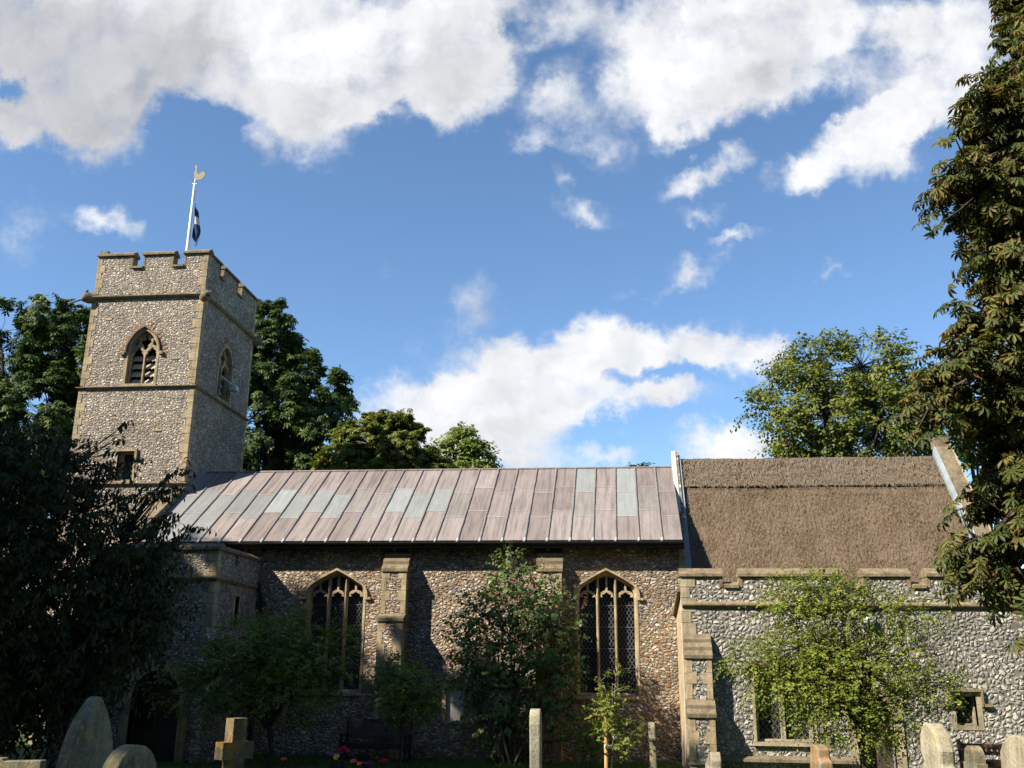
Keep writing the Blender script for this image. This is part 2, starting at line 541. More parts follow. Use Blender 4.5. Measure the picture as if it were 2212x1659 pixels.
M['lime'] = stone('buff limestone', (0.375, 0.295, 0.185), 0.55, ((0.26, 0.21, 0.13), 0.5), joints=0.31)
M['lime_pale'] = stone('pale limestone', (0.37, 0.315, 0.215), 0.6, ((0.25, 0.21, 0.14), 0.5), joints=0.29)
M['coping'] = stone('weathered coping stone', (0.20, 0.155, 0.10), 0.42, ((0.30, 0.23, 0.09), 0.5))
M['cap'] = stone('mossy weathering stone', (0.19, 0.15, 0.10), 0.45, ((0.20, 0.16, 0.07), 0.6))
M['grave_grey'] = stone('grey green headstone', (0.19, 0.18, 0.125), 0.5, ((0.36, 0.24, 0.09), 0.5), 1.4)
M['grave_round'] = stone('lichened headstone', (0.23, 0.20, 0.13), 0.5, ((0.30, 0.25, 0.12), 0.7), 1.6)
M['grave_gold'] = stone('gold lichened stone', (0.15, 0.12, 0.07), 0.5, ((0.34, 0.19, 0.03), 0.85), 1.1, lam=.25)
M['grave_pale'] = stone('pale headstone', (0.33, 0.295, 0.22), 0.6, ((0.26, 0.22, 0.13), 0.6), 1.5)
M['grave_rust'] = stone('orange lichened stone', (0.27, 0.20, 0.12), 0.6, ((0.42, 0.15, 0.03), 0.9), 1.2, lam=0.35)
M['grave_cool'] = stone('grey slab stone', (0.30, 0.285, 0.235), 0.6, ((0.38, 0.30, 0.14), 0.5), 1.8)


def simple(name, colr, rough=0.7, metal=0.0, var=0.25, sc_=8.0, spec=0.3, bmp=0.2):
    m, T = mat(name)
    n = T.noise(T.co, sc_, 5.0, 0.6)
    c = T.ramp(n, [(0.25, tuple(x * (1 - var) for x in colr)), (0.75, tuple(min(1, x * (1 + var)) for x in colr))])
    T.set(T.bs, 'Base Color', c)
    T.bs.inputs['Roughness'].default_value = rough
    T.bs.inputs['Metallic'].default_value = metal
    T.bs.inputs['Specular IOR Level'].default_value = spec
    if bmp:
        bump(T, n, bmp, 0.01)
    return m


def lead(name, colr, streak, amount=0.85):
    m, T = mat(name)
    # streaks run down the slope: stretch along y/z
    st = T.noise(scaled(T, T.co, (9.0, 0.55, 0.55)), 1.0, 6.0, 0.65)
    bl = T.noise(T.co, 1.1, 6.0, 0.6)
    at_ = T.new('ShaderNodeAttribute', attribute_name='tint')
    c = T.ramp(st, [(0.36, streak), (0.54, colr), (0.75, tuple(min(1, x * 1.10) for x in colr))])
    c = T.mix(amount, colr, c)
    c = T.mix(0.6, c, T.ramp(bl, [(0.3, (0.82, 0.80, 0.80)), (0.7, (1.08, 1.08, 1.08))]), 'MULTIPLY')
    c = T.mix(1.0, c, T.ramp(at_.outputs['Fac'], [(0, (0.82, 0.80, 0.79)), (0.5, (1, 1, 1)), (1, (1.12, 1.14, 1.15))]), 'MULTIPLY')
    T.set(T.bs, 'Base Color', c)
    T.bs.inputs['Roughness'].default_value = 0.55
    T.bs.inputs['Specular IOR Level'].default_value = 0.3
    bump(T, T.math('ADD', bl, T.math('MULTIPLY', T.noise(T.co, 4.0, 4.0), 0.8)), 0.5, 0.05)
    return m


M['lead_brown'] = lead('brown stained lead', (0.215, 0.180, 0.164), (0.125, 0.100, 0.097))
M['lead_grey'] = lead('new grey lead', (0.205, 0.212, 0.205), (0.16, 0.165, 0.16), 0.6)
M['lead_mid'] = lead('weathered grey brown lead', (0.200, 0.182, 0.163), (0.14, 0.12, 0.113))
M['lead_roll'] = simple('dark lead roll', (0.16, 0.14, 0.135), 0.6, 0.0, 0.4, 14.0)
M['lead_flash'] = simple('pale lead flashing', (0.36, 0.37, 0.36), 0.6, 0.0, 0.25, 3.0)
M['lead_cool'] = simple('blue grey lead flashing', (0.18, 0.205, 0.22), 0.5, 0.0, 0.25, 3.0)
M['gutter'] = simple('black iron gutter', (0.02, 0.018, 0.017), 0.5, 0.0, 0.3)
M['soffit'] = simple('dark soffit boards', (0.035, 0.028, 0.022), 0.8, 0.0, 0.4)
M['brick_red'] = simple('old red brick', (0.24, 0.105, 0.06), 0.9, 0.0, 0.45, 9.0)
M['louvre'] = simple('grey slate louvre', (0.36, 0.32, 0.26), 0.8, 0.0, 0.35, 20.0)
M['gilt'] = simple('dulled gilt metal', (0.14, 0.12, 0.065), 0.6, 0.0, 0.25, 14.0)
M['white'] = simple('white painted metal', (0.78, 0.78, 0.76), 0.4, 0.0, 0.05)
M['wood_dark'] = simple('dark stained timber', (0.030, 0.022, 0.017), 0.6, 0.0, 0.4, 9.0)
M['wood_door'] = simple('old dark oak', (0.05, 0.038, 0.028), 0.75, 0.0, 0.4, 6.0)
M['wood_red'] = simple('reddish weathered timber', (0.085, 0.040, 0.026), 0.75, 0.0, 0.45, 9.0)
M['wood_grey'] = simple('grey weathered timber', (0.27, 0.20, 0.12), 0.8, 0.0, 0.3, 9.0)
M['stake'] = simple('treated pine stake', (0.47, 0.27, 0.10), 0.75, 0.0, 0.25, 7.0)
M['rubber'] = simple('black rubber', (0.015, 0.015, 0.015), 0.6)
M['panel'] = simple('pale rendered infill', (0.40, 0.36, 0.31), 0.9, 0.0, 0.25, 3.0)
M['inside'] = simple('dark interior lining', (0.05, 0.045, 0.04), 0.95, 0.0, 0.2)
M['pot'] = simple('dark flower pot', (0.02, 0.022, 0.018), 0.6)
M['lattice'] = simple('grey lead lattice', (0.12, 0.12, 0.12), 0.5, 0.2, 0.2)
M['soil'] = simple('bare earth', (0.06, 0.045, 0.03), 1.0, 0.0, 0.4)
M['rope'] = simple('dark halyard', (0.05, 0.05, 0.055), 0.8)
M['lamp'] = simple('grey lamp housing', (0.30, 0.34, 0.38), 0.4)


def glass_mat():
    m, T = mat('old dark window glass')
    n = T.noise(T.co, 5.0, 3.0)
    T.set(T.bs, 'Base Color', T.ramp(n, [(0.3, (0.006, 0.006, 0.008)), (0.7, (0.022, 0.022, 0.026))]))
    T.bs.inputs['Roughness'].default_value = 0.3
    T.bs.inputs['Specular IOR Level'].default_value = 0.10
    bump(T, n, 0.15, 0.02)
    return m


M['glass'] = glass_mat()


def brick_buff():
    m, T = mat('buff brick return')
    sx = T.new('ShaderNodeSeparateXYZ'); T.set(sx, 0, T.co)
    cb = T.new('ShaderNodeCombineXYZ'); T.set(cb, 0, sx.outputs[1]); T.set(cb, 1, sx.outputs[2])
    b = T.new('ShaderNodeTexBrick')
    T.set(b, 'Vector', cb.outputs[0])
    b.inputs['Scale'].default_value = 1.0
    b.inputs['Brick Width'].default_value = 0.22
    b.inputs['Row Height'].default_value = 0.074
    b.inputs['Mortar Size'].default_value = 0.006
    b.inputs['Color1'].default_value = (0.48, 0.37, 0.22, 1)
    b.inputs['Color2'].default_value = (0.36, 0.26, 0.15, 1)
    b.inputs['Mortar'].default_value = (0.34, 0.30, 0.23, 1)
    n = T.noise(T.co, 2.0, 5.0)
    T.set(T.bs, 'Base Color', T.mix(0.7, b.outputs[0], T.ramp(n, [(0.3, (0.7, 0.68, 0.65)), (0.7, (1.1, 1.1, 1.1))]), 'MULTIPLY'))
    bump(T, b.outputs['Fac'], -0.4, 0.01)
    return m


M['brick_buff'] = brick_buff()


def thatch_mat(name, a, b, c):
    m, T = mat(name)
    n1 = T.noise(scaled(T, T.co, (30, 17, 17)), 1.0, 6.0, 0.75)
    n2 = T.noise(T.co, 1.3, 6.0, 0.65)
    n3 = T.noise(scaled(T, T.co, (60, 40, 40)), 1.0, 3.0, 0.6)
    cc = T.ramp(n1, [(0.30, a), (0.5, b), (0.72, c)])
    cc = T.mix(0.8, cc, T.ramp(n2, [(0.3, (0.62, 0.57, 0.50)), (0.55, (1.0, 0.98, 0.96)), (0.75, (1.12, 1.06, 1.0))]), 'MULTIPLY')
    cw = T.noise(scaled(T, T.co, (2.6, 0.28, 0.28)), 1.0, 6.0, 0.7)
    cc = T.mix(0.8, cc, T.ramp(cw, [(0.35, (0.70, 0.67, 0.63)), (0.55, (1.0, 1.0, 1.0)), (0.7, (1.12, 1.08, 1.03))]), 'MULTIPLY')
    moss = T.smooth(T.noise(scaled(T, T.co, (2.6, 1.1, 1.1)), 1.0, 7.0, 0.75), 0.54, 0.66)
    cc = T.mix(T.math('MULTIPLY', moss, 0.5), cc, (0.085, 0.062, 0.022))
    cc = T.mix(0.55, cc, T.ramp(n3, [(0.3, (0.5, 0.5, 0.5)), (0.6, (1.2, 1.2, 1.2))]), 'MULTIPLY')
    T.set(T.bs, 'Base Color', cc)
    T.bs.inputs['Roughness'].default_value = 1.0
    T.bs.inputs['Specular IOR Level'].default_value = 0.05
    bump(T, T.math('ADD', n1, T.math('MULTIPLY', n3, 0.8)), 0.55, 0.04)
    return m


M['thatch'] = thatch_mat('brown reed thatch', (0.092, 0.067, 0.047), (0.140, 0.104, 0.073), (0.190, 0.145, 0.104))
M['ridge'] = thatch_mat('grey sedge ridge', (0.066, 0.053, 0.041), (0.118, 0.095, 0.073), (0.180, 0.147, 0.115))
M['straw'] = simple('loose straw', (0.20, 0.148, 0.10), 0.9, 0, 0.5, 30.0)


def flag_mat():
    m, T = mat('blue flag with white saltire')
    sx = T.new('ShaderNodeSeparateXYZ'); T.set(sx, 0, T.uv)
    u, v = sx.outputs[0], sx.outputs[1]
    a = T.math('LESS_THAN', T.math('ABSOLUTE', T.math('SUBTRACT', u, v)), 0.15)
    b = T.math('LESS_THAN', T.math('ABSOLUTE', T.math('SUBTRACT', T.math('ADD', u, v), 1.0)), 0.15)
    T.set(T.bs, 'Base Color', T.mix(T.math('MAXIMUM', a, b), (0.010, 0.022, 0.075), (0.45, 0.45, 0.47)))
    T.bs.inputs['Roughness'].default_value = 0.8
    return m


M['flag'] = flag_mat()


def leaf_mat(name, c0, c1, c2, tip=None, tip_amt=0.0, trans=0.30, rough=0.55, spec=0.22):
    m, T = mat(name)
    a = T.new('ShaderNodeAttribute', attribute_name='rnd')
    t = T.new('ShaderNodeAttribute', attribute_name='tip')
    c = T.ramp(a.outputs['Fac'], [(0.0, c0), (0.55, c1), (1.0, c2)])
    if tip:
        n = T.noise(T.co, 9.0, 3.0)
        mk = T.smooth(T.math('ADD', T.math('ADD', t.outputs['Fac'], T.math('MULTIPLY', T.math('SUBTRACT', n, .5), 1.2)), T.math('MULTIPLY', T.math('SUBTRACT', a.outputs['Fac'], .5), .7)), 0.62, 1.0)
        c = T.mix(T.math('MULTIPLY', mk, tip_amt), c, tip)
    T.set(T.bs, 'Base Color', c)
    T.bs.inputs['Roughness'].default_value = rough
    T.bs.inputs['Specular IOR Level'].default_value = spec
    tr = T.new('ShaderNodeBsdfTranslucent')
    T.set(tr, 0, T.mix(1.0, c, (1.25, 1.25, 0.6), 'MULTIPLY'))
    mx = T.new('ShaderNodeMixShader')
    mx.inputs[0].default_value = trans
    T.l.new(T.bs.outputs[0], mx.inputs[1]); T.l.new(tr.outputs[0], mx.inputs[2])
    T.l.new(mx.outputs[0], T.n['Material Output'].inputs[0])
    return m


def bark_mat(name, a, b):
    m, T = mat(name)
    n = T.noise(scaled(T, T.co, (14, 14, 3)), 1.0, 6.0, 0.65)
    T.set(T.bs, 'Base Color', T.ramp(n, [(0.3, a), (0.7, b)]))
    bump(T, n, 0.7, 0.02)
    return m


M['bark'] = bark_mat('grey brown bark', (0.05, 0.04, 0.03), (0.14, 0.115, 0.09))
M['bark_dark'] = bark_mat('dark bark', (0.02, 0.016, 0.012), (0.065, 0.052, 0.04))
M['bark_pale'] = bark_mat('pale young bark', (0.26, 0.22, 0.17), (0.42, 0.37, 0.30))
M['leaf_dark'] = leaf_mat('dark chestnut leaves', (0.0224, 0.0408, 0.0102), (0.0459, 0.0816, 0.0184), (0.1173, 0.1479, 0.0265), trans=0.22)
M['leaf_gold'] = leaf_mat('yellow green leaves', (0.050, 0.072, 0.011), (0.110, 0.136, 0.021), (0.215, 0.215, 0.036), (0.16, 0.10, 0.02), 0.12, trans=0.3)
M['leaf_light'] = leaf_mat('light green leaves', (0.0862, 0.1265, 0.0230), (0.1552, 0.2070, 0.0414), (0.2530, 0.2875, 0.0633), trans=0.35)
M['leaf_ches'] = leaf_mat('browning chestnut leaves', (0.0319, 0.0479, 0.0114), (0.0707, 0.0889, 0.0194), (0.1710, 0.1687, 0.0433), (0.155, 0.068, 0.020), 0.62, trans=0.28)
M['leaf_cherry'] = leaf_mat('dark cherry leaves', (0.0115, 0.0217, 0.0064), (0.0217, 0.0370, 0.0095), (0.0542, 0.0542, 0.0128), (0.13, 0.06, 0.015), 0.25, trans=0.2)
M['leaf_bush'] = leaf_mat('small dark green leaves', (0.080, 0.112, 0.019), (0.140, 0.185, 0.031), (0.25, 0.28, 0.05), trans=0.35)
M['leaf_lilac'] = leaf_mat('lilac leaves', (0.0374, 0.0785, 0.0224), (0.0785, 0.1495, 0.0374), (0.1869, 0.2335, 0.0524), (0.15, 0.065, 0.022), 0.30, trans=0.25)
M['seed'] = leaf_mat('rusty seed heads', (0.10, 0.05, 0.022), (0.17, 0.085, 0.032), (0.25, 0.13, 0.05), trans=0.1)
M['leaf_fresh'] = leaf_mat('fresh yellow green leaves', (0.0775, 0.1150, 0.0150), (0.1500, 0.1875, 0.0250), (0.3000, 0.2812, 0.0438), trans=0.32)
M['leaf_sap'] = leaf_mat('sapling leaves', (0.07, 0.10, 0.012), (0.14, 0.17, 0.02), (0.26, 0.25, 0.04), trans=0.32)
M['grass'] = leaf_mat('grass blades', (0.030, 0.075, 0.012), (0.055, 0.125, 0.020), (0.12, 0.17, 0.04), trans=0.3, spec=0.2)


def ground_mat():
    m, T = mat('mown grass ground')
    n = T.noise(T.co, 1.5, 7.0, 0.65); n2 = T.noise(T.co, 30.0, 4.0)
    c = T.ramp(n, [(0.3, (0.025, 0.055, 0.010)), (0.6, (0.05, 0.095, 0.02)), (0.8, (0.09, 0.10, 0.035))])
    T.set(T.bs, 'Base Color', T.mix(0.7, c, T.ramp(n2, [(0.3, (0.5, 0.5, 0.5)), (0.7, (1.2, 1.2, 1.2))]), 'MULTIPLY'))
    bump(T, n2, 0.8, 0.04)
    return m


M['ground'] = ground_mat()


def petal(name, c):
    return simple(name, c, 0.6, 0, 0.3, 40.0, 0.2, 0)


M['p_red'] = petal('red petals', (0.50, 0.012, 0.030)); M['p_pink'] = petal('pink petals', (0.26, 0.07, 0.16))
M['p_yellow'] = petal('yellow petals', (0.70, 0.48, 0.03)); M['p_coral'] = petal('coral petals', (0.75, 0.15, 0.09))
M['p_purple'] = petal('purple petals', (0.14, 0.02, 0.08))

# ------------------------------------------------------------------ ground
def zg(x, y):
    s = min(max((-y - 0.5) / 18.0, 0.0), 1.0)
    s = s * s * (3 - 2 * s) * 0.45 + s * 0.55
    h = 0.64 * s
    if y > 8:
        h -= 0.01 * (y - 8)
    return h + 0.012 * math.sin(x * 1.3 + y * 0.7)


def build_ground():
    xs = sorted(set([-900, -500, -250, -120, -80] + [-60 + i * 1.0 for i in range(121)] + [80, 120, 250, 500, 900]))
    ys = sorted(set([-900, -500, -250, -120, -80] + [-60 + i * 1.0 for i in range(121)] + [80, 120, 250, 500, 1200]))
    mb = MB()
    mb.v = [(x, y, zg(x, y) if abs(x) < 61 and abs(y) < 61 else zg(0, max(min(y, 61), -61))) for y in ys for x in xs]
    nx = len(xs)
    for j in range(len(ys) - 1):
        for i in range(nx - 1):
            a = j * nx + i
            mb.f.append((a, a + 1, a + nx + 1, a + nx)); mb.m.append(0)
    tag(mb.build('ground', M['ground'], smooth=True), None, None, kind='structure')


build_ground()
# ------------------------------------------------------------------ the church
church = thing('church', 'flint parish church with a square battlemented tower, lead nave roof and thatched chancel', 'church', (-5.0, 3.4, 0.0))
rng = random.Random(7)


def quoins(name, corner, fa, fb, z0, z1, parent, h=0.27, la=0.30, lb=0.16, proud=0.012, mat_='lime', seed=1):
    """corner stones: fa / fb are unit directions along the two faces (away from the corner)"""
    r = random.Random(seed)
    mb = MB(); z = z0; k = 0
    fa = Vector((*fa, 0)); fb = Vector((*fb, 0)); c = Vector((*corner, 0))
    while z < z1 - 0.05:
        hh = min(h * r.uniform(0.8, 1.2), z1 - z)
        a, b = (la, lb) if k % 2 else (lb, la)
        a *= r.uniform(0.88, 1.12); b *= r.uniform(0.88, 1.12)
        o = c - (fa + fb) * proud
        P = [o, o + fa * (a + proud), o + fa * (a + proud) + fb * 0.1, o + fa * 0.1 + fb * 0.1, o + fa * 0.1 + fb * (b + proud), o + fb * (b + proud)]
        zz0, zz1 = z + 0.006, z + hh - 0.006
        for i in range(6):
            p, q = P[i], P[(i + 1) % 6]
            mb.face([(p.x, p.y, zz0), (q.x, q.y, zz0), (q.x, q.y, zz1), (p.x, p.y, zz1)])
        for zq in (zz0, zz1):
            mb.face([(P[i].x, P[i].y, zq) for i in (0, 1, 2, 3)]); mb.face([(P[i].x, P[i].y, zq) for i in (0, 3, 4, 5)])
        z += hh; k += 1
    return mb.build(name, M[mat_], parent)


def string_course(name, rect, z, h, out, parent, mat_='coping', sides='SEWN', slope=True):
    """moulded band round a rectangle (x0, x1, y0, y1)"""
    x0, x1, y0, y1 = rect
    mb = MB()
    prof = [(0, 0), (out * 0.45, 0), (out, h * 0.45), (out, h * 0.7), (0.0, h * 1.15)]
    cor = {'S': ((x0, y0), (x1, y0), (-1, -1), (1, -1)), 'E': ((x1, y0), (x1, y1), (1, -1), (1, 1)),
           'N': ((x1, y1), (x0, y1), (1, 1), (-1, 1)), 'W': ((x0, y1), (x0, y0), (-1, 1), (-1, -1))}
    for s in sides:
        (ax, ay), (bx, by), (adx, ady), (bdx, bdy) = cor[s]
        for (o1, z1), (o2, z2) in zip(prof, prof[1:]):
            mb.face([(ax + adx * o1, ay + ady * o1, z + z1), (bx + bdx * o1, by + bdy * o1, z + z1),
                     (bx + bdx * o2, by + bdy * o2, z + z2), (ax + adx * o2, ay + ady * o2, z + z2)])
    return mb.build(name, M[mat_], parent)


def voussoirs(name, pts, parent, fr, n=16, l0=0.07, l1=0.22, w=0.055, skip=0.15, seed=3):
    r = random.Random(seed); mb = MB()
    cum = [0]
    for a, b in zip(pts, pts[1:]):
        cum.append(cum[-1] + math.dist(a, b))
    for i in range(n):
        if r.random() < skip: continue
        s = cum[-1] * (i + 0.5) / n
        k = max(j for j in range(len(cum) - 1) if cum[j] <= s)
        a, b = Vector(pts[k]), Vector(pts[k + 1])
        p = a + (b - a) * ((s - cum[k]) / max(cum[k + 1] - cum[k], 1e-6))
        t = (b - a).normalized(); nn = Vector((t.y, -t.x))
        L = l1 * r.uniform(0.75, 1.1)
        q = [p + nn * l0 - t * w / 2, p + nn * l0 + t * w / 2, p + nn * L + t * w / 2, p + nn * L - t * w / 2]
        mb.plate([(v.x, v.y) for v in q], [], fr, -0.012, 0.05)
    return mb.build(name, M['brick_red'], parent)


def lattice(mb, x0, x1, z0, z1, fr, w, dx=0.105, dz=0.15, th=0.012):
    """diagonal lead cames clipped to a rectangle"""
    sl = dz / dx
    for sg in (1, -1):
        n0 = int((z1 - z0) / dz + (x1 - x0) / dx) + 2
        for k in range(-n0, n0):
            pts = []
            c = z0 + k * dz * 1.0
            # z = c + sg*sl*(x-x0)
            for x in (x0, x1):
                z = c + sg * sl * (x - x0)
                if z0 <= z <= z1: pts.append((x, z))
            for z in (z0, z1):
                x = x0 + (z - c) / (sg * sl)
                if x0 < x < x1: pts.append((x, z))
            if len(pts) >= 2 and math.dist(pts[0], pts[1]) > 0.03:
                a, b = Vector(pts[0]), Vector(pts[1])
                d = (b - a).normalized(); nn = Vector((-d.y, d.x)) * th / 2
                mb.plate([tuple(a - nn), tuple(b - nn), tuple(b + nn), tuple(a + nn)], [], fr, w, w + 0.008)


# ---- tower
TX0, TX1, TY0, TY1 = -17.12, -13.30, 2.0, 6.38
tower = None


def tower_stage(name, z0, z1, grow, holesS, holesE, parent):
    x0, x1, y0, y1 = TX0 - grow, TX1 + grow, TY0 - grow, TY1 + grow
    mb = MB()
    mb.plate([(x0, z0), (x1, z0), (x1, z1), (x0, z1)], holesS, frS(y0), 0, 0.45)
    mb.plate([(y0 + 0.45, z0), (y1, z0), (y1, z1), (y0 + 0.45, z1)], holesE, frE(x1), 0, 0.45)
    mb.plate([(y0 + 0.45, z0), (y1, z0), (y1, z1), (y0 + 0.45, z1)], [], frW(x0), 0, 0.45)
    mb.box(x0 + 0.45, x1 - 0.45, y1 - 0.45, y1, z0, z1)
    return mb.build(name, M['flint_tower'], parent)


BS = dict(x0=-15.66, x1=-14.66, z0=10.80, zs=11.88, za=12.66)
BE = dict(x0=3.66, x1=4.80, z0=10.84, zs=11.95, za=12.74)
hS = arch_outline(BS['x0'], BS['x1'], BS['z0'], BS['zs'], BS['za'])
hE = arch_outline(BE['x0'], BE['x1'], BE['z0'], BE['zs'], BE['za'])
LW = (-15.55, -15.0, 7.68, 8.62)
tower = MB()
t1 = tower_stage('tower_stage', -0.3, 7.58, 0.03, [], [], church)
hole_low = [(LW[0], LW[2]), (LW[1], LW[2]), (LW[1], LW[3]), (LW[0], LW[3])]
t2 = tower_stage('tower_stage', 7.58, 10.70, 0.015, [hole_low], [], church)
t3 = tower_stage('tower_stage', 10.70, 13.80, 0.0, [hS], [hE], church)
string_course('string_course', (TX0 - .015, TX1 + .015, TY0 - .015, TY1 + .015), 7.54, 0.075, 0.10, t1)
string_course('string_course', (TX0 - .0, TX1 + .0, TY0 - .0, TY1 + .0), 10.66, 0.08, 0.11, t2)
string_course('string_course', (TX0, TX1, TY0, TY1), 13.74, 0.11, 0.12, t3)
for (zz0, zz1, g, st) in ((-0.1, 7.50, .03, t1), (7.64, 10.62, .015, t2), (10.78, 13.70, 0, t3)):
    s = int(zz1 * 10)
    quoins('quoins', (TX1 + g, TY0 - g), (-1, 0), (0, 1), zz0, zz1, st, seed=s, lb=0.14, la=0.27)
    quoins('quoins', (TX0 - g, TY0 - g), (1, 0), (0, 1), zz0, zz1, st, seed=s + 1, lb=0.13, la=0.25)
    quoins('quoins', (TX1 + g, TY1 + g), (-1, 0), (0, -1), zz0, zz1, st, seed=s + 2, lb=0.16, la=0.28)
# inside of the belfry: dark floor, ceiling and a core added to block light
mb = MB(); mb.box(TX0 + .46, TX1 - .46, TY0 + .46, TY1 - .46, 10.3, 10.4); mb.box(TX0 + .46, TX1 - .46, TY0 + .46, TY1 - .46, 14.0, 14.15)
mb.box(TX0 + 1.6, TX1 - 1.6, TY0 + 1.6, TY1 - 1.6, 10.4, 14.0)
mb.build('tower_floor_and_light_block', M['inside'], church)

# parapet with merlons
pz0, pzc, pzm = 13.86, 14.84, 15.30
par = MB()
px0, px1, py0, py1 = TX0 + .02, TX1, TY0, TY1
segS = [(px0, -15.90), (-15.51, -14.50), (-14.10, px1)]
segE = [(py0, 3.03), (3.33, 4.56), (4.95, py1)]


def crenel(lo, hi, seg):
    pts = [(lo, pz0), (hi, pz0)]
    top = []
    for i, (a, b) in enumerate(seg):
        top += [(a, pzm), (b, pzm)]
        if i < len(seg) - 1:
            top += [(b, pzc), (seg[i + 1][0], pzc)]
    return pts + top[::-1]


par.plate(crenel(px0, px1, segS), [], frS(py0), 0, 0.32)
par.plate(crenel(py0 + .32, py1, [(py0 + .32, 3.03)] + segE[1:]), [], frE(px1), 0, 0.32)
par.plate(crenel(py0 + .32, py1, [(py0 + .32, 3.03)] + segE[1:]), [], frW(px0), 0, 0.32)
par.plate(crenel(px0 + .32, px1 - .32, [(px0 + .32, -15.90), (-15.51, -14.50), (-14.10, px1 - .32)]), [], lambda u, v, w: (u, py1 - w, v), 0, 0.32)
parapet = par.build('tower_parapet', M['flint_tower'], church)


def coping(mb, a, b, inward, z, h=0.16, out=0.07, thick=0.32, end=0.05, mi=0, axis='x', at0=0.0, sgn=1):
    """gabled coping stone along an axis; at0 = outer face, sgn = direction of the wall's inside"""
    o0 = at0 - sgn * out; o1 = at0 + sgn * (thick + out * 0.5); om = at0 + sgn * thick * 0.42
    prof = [(o0, z - 0.035), (o0, z + 0.03), (om, z + h), (o1, z + 0.05), (o1, z - 0.035)]
    n = len(prof)
    P = []
    for s in (a - end, b + end):
        P.append([(s, o, zz) if axis == 'x' else (o, s, zz) for o, zz in prof])
    for i in range(n):
        j = (i + 1) % n
        mb.face([P[0][i], P[1][i], P[1][j], P[0][j]], mi)
    mb.face(P[0], mi); mb.face(P[1][::-1], mi)


cp = MB()
for a, b in segS:
    coping(cp, a, b, 1, pzm, axis='x', at0=py0, sgn=1)
for (a, b) in ((-15.90, -15.51), (-14.50, -14.10)):
    coping(cp, a, b, 1, pzc, h=0.10, axis='x', at0=py0, sgn=1, end=0.0)
for a, b in [(py0 + .41, 3.03)] + segE[1:]:
    coping(cp, a, b, 1, pzm, axis='y', at0=px1, sgn=-1, end=0.04)
    coping(cp, a, b, 1, pzm, axis='y', at0=px0, sgn=1, end=0.04)
for (a, b) in ((3.03, 3.33), (4.56, 4.95)):
    coping(cp, a, b, 1, pzc, h=0.10, axis='y', at0=px1, sgn=-1, end=0.0)
    coping(cp, a, b, 1, pzc, h=0.10, axis='y', at0=px0, sgn=1, end=0.0)
for (a, b) in segS:
    coping(cp, a + .4, b - .4 if b > -14 else b, 1, pzm, axis='x', at0=py1, sgn=-1)
# return faces of the merlon stones
for x in (-15.90, -14.50):
    cp.box(x - 0.10, x + 0.012, py0 - .012, py0 + .30, pzc - 0.02, pzm - .04, 0)
for x in (-15.51, -14.10):
    cp.box(x - 0.012, x + 0.05, py0 - .012, py0 + .30, pzc - 0.02, pzm - .04, 0)
for y in (3.33, 4.95):
    cp.box(px1 - .30, px1 + .012, y - .012, y + .09, pzc - .02, pzm - .04, 0)
for y in (3.03, 4.56):
    cp.box(px1 - .30, px1 + .012, y - .05, y + .012, pzc - .02, pzm - .04, 0)
cp.box(px0 + .02, px0 + .26, py0 + .02, py0 + .26, pzm + .07, pzm + .20, 0)
cp.build('coping', M['coping'], parapet)
quoins('quoins', (px1, py0), (-1, 0), (0, 1), 13.92, pzm - .04, parapet, seed=31, la=.24, lb=.14)
quoins('quoins', (px0, py0), (1, 0), (0, 1), 13.92, pzm - .04, parapet, seed=32, la=.24, lb=.16)
quoins('quoins', (px1, py1), (-1, 0), (0, -1), 13.92, pzm - .04, parapet, seed=33, la=.2, lb=.14)
# odd freestone blocks in the flint face
for (x, y, z, w, h) in ((-15.85, py0 + .012, 13.92, .05, .28), (-15.15, py0 + .012, 13.90, .06, .30), (-14.8, py0 + .012, 13.95, .05, .24), (-14.5, py0 + .012, 13.93, .06, .28), (-16.45, py0 + .012, 13.95, .05, .2), (-14.28, py0 + .012, 14.30, .26, .06),
                        (-16.55, TY0, 13.0, .20, .08), (-14.2, TY0, 11.6, .26, .06), (-16.35, TY0, 11.55, .14, .06), (-14.5, TY0 - .012, 9.25, .3, .05)):
    mb = MB(); mb.box(x, x + w, y - .02, y + .05, z, z + h)
    mb.build('stone_block', M['lime'], church)
# tower roof
mb = MB(); mb.box(px0 + .33, px1 - .33, py0 + .33, py1 - .33, 14.2, 14.3)
mb.build('tower_roof', M['lead_roll'], church)


